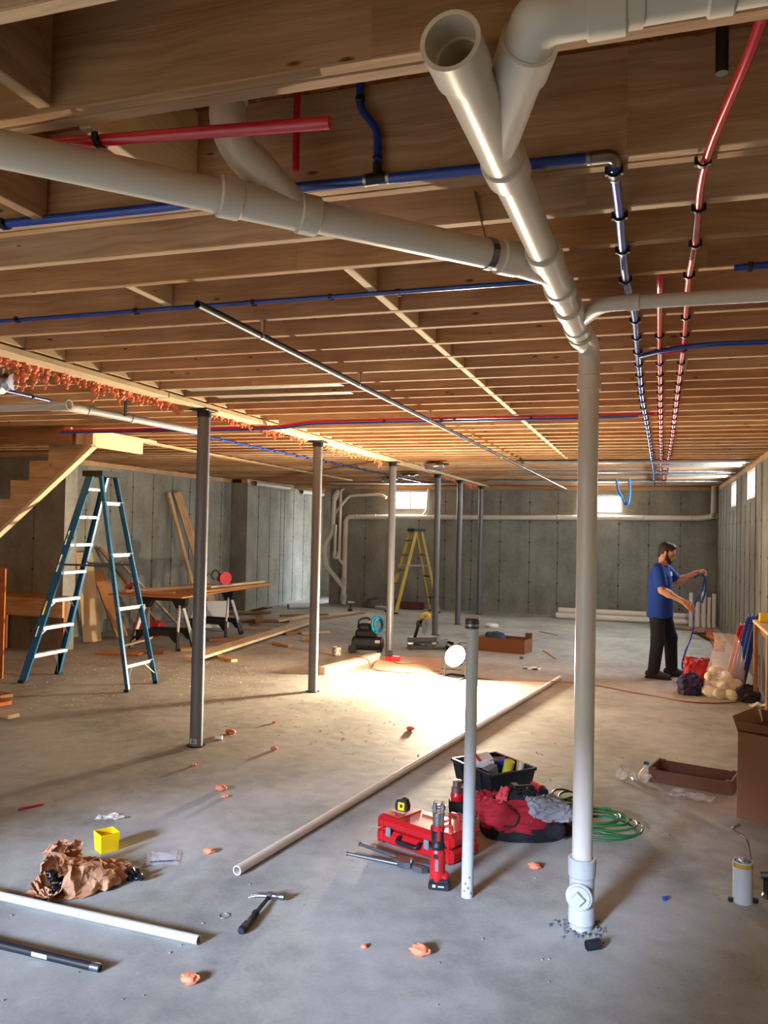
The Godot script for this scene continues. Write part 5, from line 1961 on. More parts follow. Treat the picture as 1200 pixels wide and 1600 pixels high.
	# small zip bag with print
	t = thing("zip_bag", "flat clear plastic bag with dark print on the floor", "plastic bag", Vector3(-2.41, 0, -3.81), deg_to_rad(29))
	s = st()
	var z3 := noise(5, .02, 2)
	sheet(s, 14, 10, func(u, v): return Vector3((u - .5) * .17, .003 + .012 * (sin(u * PI) * sin(v * PI)) + .006 * z3.get_noise_2d(u * 150, v * 150), (v - .5) * .19))
	put("film", s, M.film, t)
	s = st()
	sheet(s, 12, 8, func(u, v): return Vector3((u - .5) * .13, .0015 + .0015 * sin(u * 9.0) + .0015, (v - .5) * .14 - .01))
	put("paper_insert", s, mat(c8(206, 208, 212), .7), t)
	s = st()
	var xx := -.06
	while xx < .06:
		var wdt := rng.randf_range(.006, .014)
		box(s, Vector3(wdt * .8, .001, rng.randf_range(.008, .016)), at(Vector3(xx, .0125, .07)))
		xx += wdt
	put("print", s, mat(c8(52, 54, 96), .6), t)
	film_scrap("white_scrap", "torn white paper scrap on the floor behind the paper bag", Vector3(-3.03, .002, -4.21), .16, .07, .02, 31, .4, M.white)
	film_scrap("plastic_wrap", "clear plastic wrapper left of the wooden tray", Vector3(-.09, .002, -6.2), .25, .2, .09, 7, .3)
	film_scrap("plastic_wrap", "clear plastic wrapper in front of the wooden tray", Vector3(.27, .002, -5.92), .28, .14, .04, 9, -.3)
	film_scrap("white_rag", "crumpled white strip on the floor beyond the long pipe", Vector3(-1.43, .002, -10.62), .22, .12, .03, 13, .1, M.white)
	film_scrap("white_scrap", "white paper scrap on the floor by the right wall", Vector3(1.05, .002, -9.28), .16, .1, .05, 15, .1, M.white)
	s = st()
	tube(s, [Vector3(-3.62, .007, -4.12), Vector3(-3.55, .007, -4.235)], [.0075, .0075], 6)
	tube(s, [Vector3(-3.55, .007, -4.235), Vector3(-3.54, .006, -4.252)], [.0075, .001], 6)
	tag(put("red_pencil", s, M.redtool, self), "red carpenter pencil on the floor at far left", "pencil")
	# orange foam crumbs
	var fb := [[-3.34, -6.24, .035, "largest orange foam crumb right of the first post"], [-3.17, -6.73, .016, "orange foam crumb farthest back beyond the first post"], [-2.79, -5.93, .022, "orange foam crumb left of the long floor pipe"], [-2.684, -4.90, .032, "orange foam crumb beside a smaller one, mid floor at left"], [-2.589, -4.78, .018, "smaller orange foam crumb next to a bigger one"], [-2.227, -3.95, .024, "orange foam crumb right of the plastic bag"], [-1.657, -2.82, .030, "orange foam crumb nearest the bottom edge of the picture"], [-.889, -3.33, .034, "large orange foam crumb left of the drain foot"], [-1.121, -3.30, .012, "tiny orange foam crumb near the large one"], [-.561, -4.37, .026, "orange foam crumb in front of the tool bag"], [-3.139, -5.32, .018, "pale orange foam crumb below the first post"], [-1.98, -6.95, .028, "orange foam crumb touching the long floor pipe"]]
	for k in fb.size():
		s = st()
		blob(s, at(Vector3(fb[k][0], fb[k][2] * .55, fb[k][1])).scaled_local(Vector3(1.2, .62, .9) * fb[k][2]), .55, .16, k + 40, 16, 10)
		tag(put("foam_crumb", s, M.foam, self), fb[k][3], "foam", "orange foam crumbs on the floor")
	# white plug, blue wire nuts, wire ring, black stub
	s = st()
	tube(s, [Vector3(-3.37, .017, -6.03), Vector3(-3.31, .017, -6.05)], .017, 12)
	tag(put("white_plug", s, M.white, self), "small white plastic plug on the floor by the first post", "plug")
	for k in 2:
		s = st()
		tube(s, [[Vector3(.073, .012, -4.21), Vector3(-.03, .018, -6.58)][k], [Vector3(.09, .012, -4.225), Vector3(-.01, .018, -6.60)][k]], [.012, .007] if k == 0 else [.018, .012], 10)
		tag(put("wire_nut", s, M.blue, self), ["tiny blue plastic cap on the floor right of the drain foot", "tiny blue plastic cap beside the wooden tray"][k], "cap", "blue plastic caps")
	s = st()
	var ring := []
	for k in 19: ring.append(Vector3(-1.80 + .023 * cos(k * TAU / 18), .003, -3.345 + .023 * sin(k * TAU / 18)))
	tube(s, ring, .002, 6)
	tag(put("wire_ring", s, M.galv, self), "thin wire ring lying on the floor left of the hammer", "ring")
	s = st()
	pipe(s, [Vector3(-.238, .022, -3.60), Vector3(-.19, .022, -3.635)], .022, .017, 16)
	tag(put("black_stub", s, M.rubber, self), "short black pipe stub in front of the drain foot", "pipe")
	# green hose
	t = thing("green_hose", "green hose coiled on the floor behind the drain stack", "hose", Vector3(-.28, 0, -5.1))
	s = st()
	var hp := []
	for k in 150:
		var a := k * .33
		var r := .19 + .035 * sin(k * .37) - .0004 * k
		hp.append(Vector3(-.02 * sin(k * .11) + cos(a) * r * 1.12, .008 + .00055 * k + .006 * sin(k * .9), sin(a) * r * .95))
	tube(s, hp, .0062, 8)
	put("coil", s, M.green, t)
	s = st()
	hp = []
	for k in 90:
		var a := k * .36
		var r := .075 + .02 * sin(k * .5)
		hp.append(Vector3(-.185 + cos(a) * r * 1.2, .02 + .0011 * k + .01 * sin(k * .8), -.22 + sin(a) * r))
	tube(s, hp, .0062, 8)
	put("small_coil", s, M.green, t)
	# wooden tray
	t = thing("wooden_tray", "shallow brown wooden tray with finger-jointed corners on the floor", "tray", Vector3(.30, 0, -6.27), deg_to_rad(-14.5))
	s = st()
	box(s, Vector3(.54, .008, .30), at(Vector3(0, .006, 0)))
	put("bottom", s, M.tray, t)
	for k in [-1.0, 1.0]:
		s = st()
		box(s, Vector3(.54, .085, .014), at(Vector3(0, .0435, k * .15)), .002)
		put("long_side", s, M.tray, t)
		s = st()
		box(s, Vector3(.014, .10, .30), at(Vector3(k * .272, .05, 0)), .002)
		put("end_board", s, M.tray, t)
		for e in [-1.0, 1.0]:
			s = st()
			box(s, Vector3(.04, .02, .03), at(Vector3(k * .25, .086, e * .138)), .002)
			put("corner_block", s, M.tray, t)
	# cardboard box at the right edge
	t = thing("cardboard_box", "tall open brown cardboard box at the right picture edge", "box", Vector3(.86, 0, -5.68), deg_to_rad(-26))
	for k in 4:
		s = st()
		var a := k * PI / 2
		var o := Vector3(sin(a), 0, cos(a))
		box(s, Vector3(.55 if k % 2 == 0 else .42, .53, .006), Transform3D(Basis(Vector3.UP, a), o * (.21 if k % 2 == 0 else .275) + Vector3(0, .265, 0)), .001)
		put("side", s, M.card, t)
		s = st()
		box(s, Vector3(.54 if k % 2 == 0 else .41, .10, .005), Transform3D(Basis(Vector3.UP, a) * Basis(Vector3.RIGHT, [.9, .12, -.5, .35][k]), o * (.21 if k % 2 == 0 else .275) + Vector3(0, .575, 0) + o * [.035, .006, -.03, .02][k]), .001)
		put("flap", s, M.card, t)
	s = st()
	box(s, Vector3(.54, .006, .41), at(Vector3(0, .004, 0)))
	put("bottom", s, M.carddark, t)
	# extension cord
	s = st()
	tube(s, curve([Vector3(-3.52, .13, -9.8), Vector3(-3.35, .12, -9.75), Vector3(-3.2, .01, -9.66), Vector3(-2.69, .007, -9.66), Vector3(-2.2, .007, -9.78), Vector3(-1.83, .007, -9.64), Vector3(-.8, .055, -9.55), Vector3(-.11, .007, -9.47), Vector3(.40, .007, -9.22), Vector3(.857, .007, -9.42), Vector3(1.02, .02, -9.75), Vector3(1.1, .2, -10.0), Vector3(1.14, .42, -10.1)], 8), .0065, 8)
	tag(put("extension_cord", s, M.cord, self), "brown extension cord snaking across the floor to the right wall", "cord")
	# grit and sawdust, far too fine to count
	var chip := BoxMesh.new()
	chip.size = Vector3(.02, .004, .009)
	var mm := MultiMesh.new()
	mm.transform_format = MultiMesh.TRANSFORM_3D
	mm.mesh = chip
	mm.instance_count = 2600
	for k in 2600:
		var p := Vector3(rng.randfn(-4.6, 1.6), .002, rng.randfn(-8.2, 2.0))
		if p.x < -7.4 or p.x > .9: p.x = -4.5
		if p.z > -5.2: p.z = -7.5 + rng.randfn(0, 1)
		mm.set_instance_transform(k, Transform3D(Basis(Vector3.UP, rng.randf() * TAU).scaled(Vector3.ONE * rng.randf_range(.2, .75)), p))
	var mi := MultiMeshInstance3D.new()
	mi.name = "sawdust_chips"
	mi.multimesh = mm
	mi.material_override = M.dust
	add_child(mi)
	tag(mi, "sawdust and wood chips strewn over the middle of the floor", "sawdust", "", "stuff")
	mm = MultiMesh.new()
	mm.transform_format = MultiMesh.TRANSFORM_3D
	s = st()
	blob(s, at(Vector3.ZERO).scaled_local(Vector3(.008, .005, .008)), .5, .2, 3, 8, 5)
	mm.mesh = s.commit()
	mm.instance_count = 320
	for k in 320:
		var p := Vector3(rng.randf_range(-4.5, .9), .002, -2.2 - pow(rng.randf(), 1.4) * 8.0)
		mm.set_instance_transform(k, Transform3D(Basis(Vector3.UP, rng.randf() * TAU).scaled(Vector3.ONE * rng.randf_range(.2, .8)), p))
	mi = MultiMeshInstance3D.new()
	mi.name = "concrete_grit"
	mi.multimesh = mm
	mi.material_override = M.stone
	add_child(mi)
	tag(mi, "pale grit scattered over the near concrete floor", "grit", "", "stuff")

# ---------------------------------------------------------------- middle of the room
func middle_things() -> void:
	var s := st()
	beam(s, Vector3(-3.70, .045, -9.13), Vector3(-3.46, .045, -10.50), .09, .09, .003)
	tag(put("timber_post", s, M.pine, self), "square pale timber lying on the floor right of the second post", "timber")
	s = st()
	box(s, Vector3(.85, .012, 1.0), at(Vector3(-2.98, .006, -10.35), Vector3(0, 12, 0)), .002)
	tag(put("floor_sheet", s, mat(c8(196, 160, 132), .8), self), "thin tan sheet flat on the floor left of the work light", "sheet")
	# compressor
	var t := thing("air_compressor", "black air compressor with a coiled bright blue hose", "compressor", Vector3(-3.78, 0, -11.02), deg_to_rad(10))
	s = st()
	tube(s, [Vector3(-.22, .13, 0), Vector3(-.20, .13, 0), Vector3(.20, .13, 0), Vector3(.22, .13, 0)], [.07, .1, .1, .07], 20)
	box(s, Vector3(.40, .10, .2), at(Vector3(0, .16, 0)), .02)
	put("tank", s, M.black, t)
	s = st()
	box(s, Vector3(.30, .12, .18), at(Vector3(-.02, .27, 0)), .03)
	box(s, Vector3(.18, .10, .15), at(Vector3(-.04, .36, 0)), .03)
	put("motor_cover", s, M.blackgloss, t)
	s = st()
	tube(s, bend([Vector3(-.14, .34, 0), Vector3(-.13, .46, 0), Vector3(.0, .49, 0), Vector3(.03, .44, 0)], .04), .016, 10)
	put("handle", s, M.black, t)
	for k in [-1.0, 1.0]:
		s = st()
		tube(s, [Vector3(-.2, .06, k * .09), Vector3(-.2, .06, k * .125)], .06, 18)
		put("wheel", s, M.rubber, t)
		s = st()
		box(s, Vector3(.05, .06, .04), at(Vector3(.17, .03, k * .09)), .008)
		put("foot", s, M.rubber, t)
	s = st()
	lathe(s, [Vector2(0, 0), Vector2(.022, 0), Vector2(.022, .02), Vector2(0, .022)], 14, at(Vector3(.03, .43, .06), Vector3(60, 0, 0)))
	put("gauge", s, M.steel, t)
	s = st()
	box(s, Vector3(.07, .04, .004), at(Vector3(.15, .17, .102)), .001)
	put("silver_badge", s, M.alu, t)
	s = st()
	var hp := []
	for k in 110:
		var a := k * .42
		var r := .085 + .022 * sin(k * .23)
		hp.append(Vector3(.14, .40, .03) + Vector3(.65, .0, .76).normalized().cross(Vector3.UP) * cos(a) * r + Vector3.UP * sin(a) * r * 1.15 + Vector3(.65, 0, .76).normalized() * (.0004 * k - .02 + .008 * sin(k * 1.7)))
	tube(s, hp, .0085, 8)
	put("hose_coil", s, M.tealblue, t)
	# paint can
	t = thing("paint_can", "small paint-splashed can left of the compressor", "can", Vector3(-4.05, 0, -10.52))
	s = st()
	lathe(s, [Vector2(0, 0), Vector2(.058, 0), Vector2(.06, .004), Vector2(.058, .008), Vector2(.058, .12), Vector2(.061, .124), Vector2(.058, .128), Vector2(.05, .126), Vector2(.05, .11), Vector2(0, .11)], 20)
	var cm := mat(Color.WHITE, .5)
	cm.albedo_texture = concrete_tex(61, c8(170, 160, 140), c8(70, 62, 54), c8(226, 220, 206), 0.0)
	cm.uv1_scale = Vector3.ONE * 3.0
	put("tin", s, cm, t)
	s = st()
	tube(s, curve([Vector3(-.06, .1, 0), Vector3(-.05, .04, .05), Vector3(0, .02, .062), Vector3(.05, .04, .05), Vector3(.06, .1, 0)], 4), .002, 6)
	put("wire_handle", s, M.steel, t)
	# red charger
	t = thing("battery_charger", "small red charger with a black battery at the foot of the third post", "charger", Vector3(-3.22, .012, -10.42), .2)
	s = st()
	box(s, Vector3(.19, .06, .11), at(Vector3(0, .03, 0)), .012)
	put("body", s, M.redtool, t)
	s = st()
	box(s, Vector3(.06, .07, .06), at(Vector3(-.04, .095, -.01)), .008)
	put("battery", s, M.black, t)
	s = st()
	tube(s, curve([Vector3(.0, .01, .05), Vector3(.06, .005, .2), Vector3(.2, .0, .22), Vector3(.32, .0, .12), Vector3(.5, -.006, .2), Vector3(.62, -.006, .4), Vector3(.9, -.006, .5)], 6), .004, 6)
	put("cord", s, M.black, t)
	# mitre saw
	t = thing("miter_saw", "mitre saw with a round blade and yellow handle behind the third post", "saw", Vector3(-3.18, 0, -11.75), deg_to_rad(25))
	s = st()
	box(s, Vector3(.42, .06, .30), at(Vector3(0, .03, 0)), .008)
	lathe(s, [Vector2(0, .06), Vector2(.14, .06), Vector2(.14, .085), Vector2(0, .085)], 24)
	put("base_table", s, M.greymetal, t)
	s = st()
	box(s, Vector3(.44, .07, .02), at(Vector3(0, .12, -.06)), .003)
	put("fence", s, M.greymetal, t)
	s = st()
	lathe(s, [Vector2(0, -.001), Vector2(.14, -.001), Vector2(.14, .001), Vector2(0, .001)], 36, at(Vector3(.03, .34, -.02), Vector3(90, 62, 0)))
	put("blade", s, M.steel, t)
	s = st()
	beam(s, Vector3(-.12, .08, -.12), Vector3(-.05, .34, -.10), .06, .04, .008)
	beam(s, Vector3(-.05, .34, -.10), Vector3(.0, .42, .0), .05, .05, .01)
	put("arm", s, M.black, t)
	s = st()
	tube(s, [Vector3(.03, .34, -.03), Vector3(-.06, .36, -.12)], .045, 16)
	put("motor", s, M.greymetal, t)
	s = st()
	tube(s, curve([Vector3(-.04, .42, -.02), Vector3(-.02, .50, .03), Vector3(.05, .52, .06), Vector3(.08, .47, .06), Vector3(.03, .43, .03)], 4), .018, 10)
	put("handle", s, M.yellow, t)
	# scattered power tools right of it
	for q in [[-2.88, -11.75, .22, .10, "grey angle grinder lying right of the mitre saw", .5], [-2.62, -11.55, .18, .08, "small dark drill lying behind the work light", -.4], [-2.98, -12.2, .26, .09, "long dark planer lying behind the mitre saw", 1.1]]:
		t = thing("power_tool", q[4], "power tool", Vector3(q[0], 0, q[1]), q[5], "power tools behind the work light")
		s = st()
		tube(s, [Vector3(-q[2] / 2, q[3] / 2, 0), Vector3(-q[2] * .2, q[3] / 2, 0), Vector3(q[2] * .3, q[3] / 2, 0), Vector3(q[2] / 2, q[3] / 2, 0)], [q[3] * .3, q[3] * .42, q[3] * .5, q[3] * .3], 14)
		put("body", s, M.grey, t)
		s = st()
		beam(s, Vector3(q[2] * .2, q[3] / 2, 0), Vector3(q[2] * .25, q[3] * .4, q[2] * .55), q[3] * .5, q[3] * .4, .008)
		put("grip", s, M.black, t)
		s = st()
		tube(s, curve([Vector3(q[2] * .25, q[3] * .3, q[2] * .55), Vector3(q[2] * .9, .006, q[2] * .6), Vector3(q[2] * 1.4, .006, .0), Vector3(q[2] * 2.0, .006, .1)], 5), .004, 6)
		put("cord", s, M.black, t)
	# flat carton behind the lamp
	t = thing("flat_carton", "low brown carton with tools in it behind the work light", "carton", Vector3(-2.03, 0, -12.05), deg_to_rad(-11))
	for k in 4:
		s = st()
		var a := k * PI / 2
		var o := Vector3(sin(a), 0, cos(a))
		box(s, Vector3(.72 if k % 2 == 0 else .34, .20, .006), Transform3D(Basis(Vector3.UP, a), o * (.17 if k % 2 == 0 else .36) + Vector3(0, .10, 0)), .001)
		put("side", s, M.card, t)
	s = st()
	box(s, Vector3(.71, .006, .33), at(Vector3(0, .004, 0)))
	put("bottom", s, M.carddark, t)
	s = st()
	box(s, Vector3(.10, .08, .005), at(Vector3(.33, .24, -.1), Vector3(20, 30, 0)))
	put("flap", s, M.card, t)
	s = st()
	soft(s, Vector3(-2.17, .10, -12.05), [[.0, .14, .10, 0, 0], [.08, .15, .11, 0, 0], [.15, .13, .07, 0, 0], [.17, 0, 0, 0, 0]], .03, .8, 51)
	tag(put("blue_cloth_bag", s, mat(c8(58, 72, 92), .85), self), "slate blue cloth bag sitting in the low carton", "bag")
	# yellow stepladder near the far wall
	stepladder("stepladder", "yellow stepladder standing open in front of the far window", Vector3(-4.75, 0, -16.72), deg_to_rad(41), 1.75, 5, [.3, .75, 1.2], M.lad_yel, M.greymetal, .50, .50, .24, .21, .04)
	# drill and odd pieces by the far wall
	t = thing("cordless_drill", "small dark cordless drill standing on the far floor by the drain drop", "power tool", Vector3(-5.99, 0, -16.27), .7)
	s = st()
	box(s, Vector3(.09, .05, .07), at(Vector3(0, .025, 0)), .008)
	beam(s, Vector3(0, .05, 0), Vector3(.02, .15, 0), .035, .035, .008)
	put("grip", s, M.black, t)
	s = st()
	tube(s, [Vector3(-.06, .18, 0), Vector3(.07, .17, 0), Vector3(.12, .17, 0)], [.032, .03, .014], 12)
	put("body", s, M.greymetal, t)
	s = st()
	pipe(s, [Vector3(-5.65, .04, -17.0), Vector3(-5.3, .04, -16.8)], .04, .034, 14)
	tag(put("white_tube", s, M.pvcw, self), "short white pipe offcut lying behind the third post", "pipe")
	s = st()
	soft(s, Vector3(-5.75, 0, -17.25), [[.0, .0, .0, 0, 0], [.0, .3, .14, 0, 0], [.1, .26, .12, 0, 0], [.2, .12, .06, 0, 0], [.22, 0, 0, 0, 0]], .06, .5, 61)
	tag(put("grey_bundle", s, mat(c8(112, 104, 100), .9), self), "grey bundle heaped against the far wall under the window", "bundle")
	s = st()
	box(s, Vector3(.5, .16, .2), at(Vector3(-4.95, .08, -17.35)), .01)
	tag(put("maroon_box", s, mat(c8(104, 52, 52), .7), self), "dark maroon box against the far wall behind the yellow ladder", "box")
	s = st()
	lathe(s, [Vector2(0, 0), Vector2(.12, 0), Vector2(.13, .03), Vector2(.1, .06), Vector2(0, .07)], 18, at(Vector3(-2.75, 0, -14.9)))
	tag(put("white_disc", s, M.white, self), "round white plastic disc lying on the far floor", "disc")
	s = st()
	box(s, Vector3(.05, .04, .04), at(Vector3(-1.68, .02, -11.37), Vector3(0, 30, 0)), .006)
	tag(put("small_block", s, M.grey, self), "small grey block on the floor right of the carton", "block")
	for q in [[Vector3(-1.5, .005, -12.3), Vector3(-1.25, .005, -11.6), "thin stick lying right of the low carton"], [Vector3(-1.85, .005, -14.6), Vector3(-1.5, .005, -14.2), "thin stick on the far floor beyond the carton"]]:
		s = st()
		beam(s, q[0], q[1], .012, .02)
		tag(put("wood_stick", s, M.ply, self), q[2], "stick", "sticks on the far floor")

# ---------------------------------------------------------------- right side
func right_things() -> void:
	var s := st()
	var t: Node3D
	# boards along the right wall
	board("wall_board", "brown board lying along the right wall, nearer end", Vector3(.98, .02, -13.4), Vector3(1.0, .02, -16.3), .036, .14, M.redply, "boards along the right wall")
	board("wall_board", "brown board slanting out from the right wall", Vector3(.72, .06, -15.9), Vector3(1.05, .06, -14.1), .03, .12, M.redply, "boards along the right wall")
	board("wall_board", "thin pale board across the far right corner floor", Vector3(.2, .02, -16.35), Vector3(.95, .02, -15.9), .03, .09, M.oldwood, "boards along the right wall")
	s = st()
	box(s, Vector3(.22, .03, .07), at(Vector3(.76, .095, -14.9), Vector3(0, 20, 0)), .006)
	tag(put("black_scraper", s, M.black, self), "small black tool on the boards along the right wall", "tool")
	# coils leaning on the wall
	for q in [[M.blue, .94, .45, .425, 7, "blue_tube_coil", "large coil of blue water tube leaning on the right wall"], [M.red, .86, .42, .35, 8, "red_tube_coil", "coil of red water tube inside the leaning blue coil"]]:
		t = thing(q[5], q[6], "tube coil", Vector3(q[1], 0, -10.05), deg_to_rad(-12))
		for k in q[4]:
			s = st()
			var pts := []
			var rr: float = q[3] - .012 * (k % 3)
			for m in 33:
				var a := m * TAU / 32
				pts.append(Vector3((k - 3) * .013 + .02 * sin(a) * .6 + .06 * (sin(a) + 1), q[2] + sin(a) * rr, cos(a) * rr * .62))
			tube(s, pts, .0115, 8, false, false)
			put("loop", s, q[0], t)
	# clear sack of cream foam fittings
	t = thing("clear_sack", "tall clear plastic sack half full of cream pipe insulation", "sack", Vector3(.745, 0, -9.62))
	s = st()
	soft(s, Vector3.ZERO, [[.002, .0, .0, 0, 0], [.002, .17, .13, 0, 0], [.12, .20, .155, 0, 0], [.3, .185, .13, .02, 0], [.48, .15, .08, .03, -.01], [.60, .13, .05, .035, -.02], [.69, .115, .02, .0, -.03]], .016, .5, 71, -.15, 44, 6)
	put("film", s, M.bagfilm, t)
	for k in 13:
		s = st()
		var a := k * 2.4
		var r := .02 + .022 * (k % 5)
		var yy: float = [.06, .055, .06, .055, .06, .15, .16, .15, .16, .23, .24, .22, .29][k]
		blob(s, at(Vector3(cos(a) * r * 1.35, yy, sin(a) * r), Vector3(k * 30, k * 47, 0)).scaled_local(Vector3(.085, .052, .06)), .25, .1, k + 5, 14, 9)
		var o := put("foam_fitting", s, M.cream, self)
		o.position = t.position
		tag(o, "cream foam pipe insulation piece inside the clear sack", "insulation", "insulation pieces in the sack")
	s = st()
	soft(s, Vector3(.50, 0, -10.02), [[.0, .0, .0, 0, 0], [.0, .15, .12, 0, 0], [.15, .15, .11, 0, 0], [.30, .14, .07, 0, 0], [.36, .14, .035, 0, 0], [.33, .1, .01, 0, 0]], .035, .6, 81, .1)
	tag(put("red_sack", s, mat(c8(190, 40, 44), .5), self), "red plastic sack standing left of the clear sack", "sack")
	s = st()
	soft(s, Vector3(.415, 0, -9.72), [[.0, .0, .0, 0, 0], [.0, .12, .10, 0, 0], [.1, .14, .11, 0, 0], [.19, .1, .08, 0, 0], [.22, .03, .02, 0, 0], [.235, 0, 0, 0, 0]], .045, .9, 83)
	tag(put("purple_sack", s, M.purple, self), "crumpled dark purple bag in front of the red sack", "bag")
	s = st()
	soft(s, Vector3(.98, 0, -9.55), [[.0, .0, .0, 0, 0], [.0, .11, .10, 0, 0], [.1, .12, .1, 0, 0], [.16, .06, .05, 0, 0], [.17, 0, 0, 0, 0]], .04, .9, 85)
	tag(put("dark_sack", s, mat(c8(40, 26, 32), .8), self), "small dark sack on the floor right of the clear sack", "bag")
	# narrow wall shelf with a yellow bin
	t = thing("wall_bench", "narrow pale wooden bench against the right wall", "bench", Vector3(1.105, 0, -9.0))
	s = st()
	box(s, Vector3(.17, .03, 1.2), at(Vector3(0, .845, 0)), .003)
	put("top_board", s, M.pine, t)
	for k in [-.52, .5]:
		s = st()
		box(s, Vector3(.04, .83, .09), at(Vector3(-.06, .415, k)), .003)
		put("leg", s, M.oldwood, t)
	s = st()
	box(s, Vector3(.02, .09, 1.1), at(Vector3(-.02, .78, 0)), .003)
	put("apron", s, M.oldwood, t)
	t = thing("yellow_bin", "small yellow plastic bin on the bench at the right wall", "bin", Vector3(1.12, .86, -9.4))
	for k in 4:
		s = st()
		var a := k * PI / 2
		box(s, Vector3(.11, .085, .004), Transform3D(Basis(Vector3.UP, a) * Basis(Vector3.RIGHT, -.12), Vector3(sin(a), 0, cos(a)) * .055 + Vector3(0, .045, 0)), .001)
		put("side", s, M.yellow, t)
	s = st()
	box(s, Vector3(.1, .004, .1), at(Vector3(0, .003, 0)))
	put("bottom", s, M.yellow, t)

# ---------------------------------------------------------------- the worker
func hand(s: SurfaceTool, wrist: Vector3, fwd: Vector3, palm_n: Vector3, thumb_side: Vector3, curl: float) -> void:
	# a hand from the wrist: palm, four fingers of unequal length with two bends, a thumb from the side of the palm
	fwd = fwd.normalized()
	var sd := thumb_side.normalized()
	var pn := palm_n.normalized()
	var bones := []
	for k in 4:
		var o := sd * (.030 - .020 * k)
		var kn: Vector3 = wrist + fwd * ([.088, .092, .088, .080][k]) + o
		bones.append([wrist + fwd * .01 + o * .55, kn, .015, .012])
		var l: float = [.040, .045, .042, .032][k]
		var d1 := (fwd * cos(curl) + pn * sin(curl)).normalized()
		var d2 := (fwd * cos(curl * 2.1) + pn * sin(curl * 2.1)).normalized()
		bones.append([kn, kn + d1 * l, .0098, .009])
		bones.append([kn + d1 * l, kn + d1 * l + d2 * l * .85, .009, .0078])
	var tb := wrist + fwd * .03 + sd * .03
	bones.append([wrist + fwd * .02 + sd * .015, tb, .016, .013])
	var td := (fwd * .75 + sd * .55 + pn * .45).normalized()
	bones.append([tb, tb + td * .042, .0125, .0105])
	bones.append([tb + td * .042, tb + td * .042 + (fwd * .8 + pn * .6).normalized() * .032, .0105, .0085])
	nets(s, bones, .004, .006)

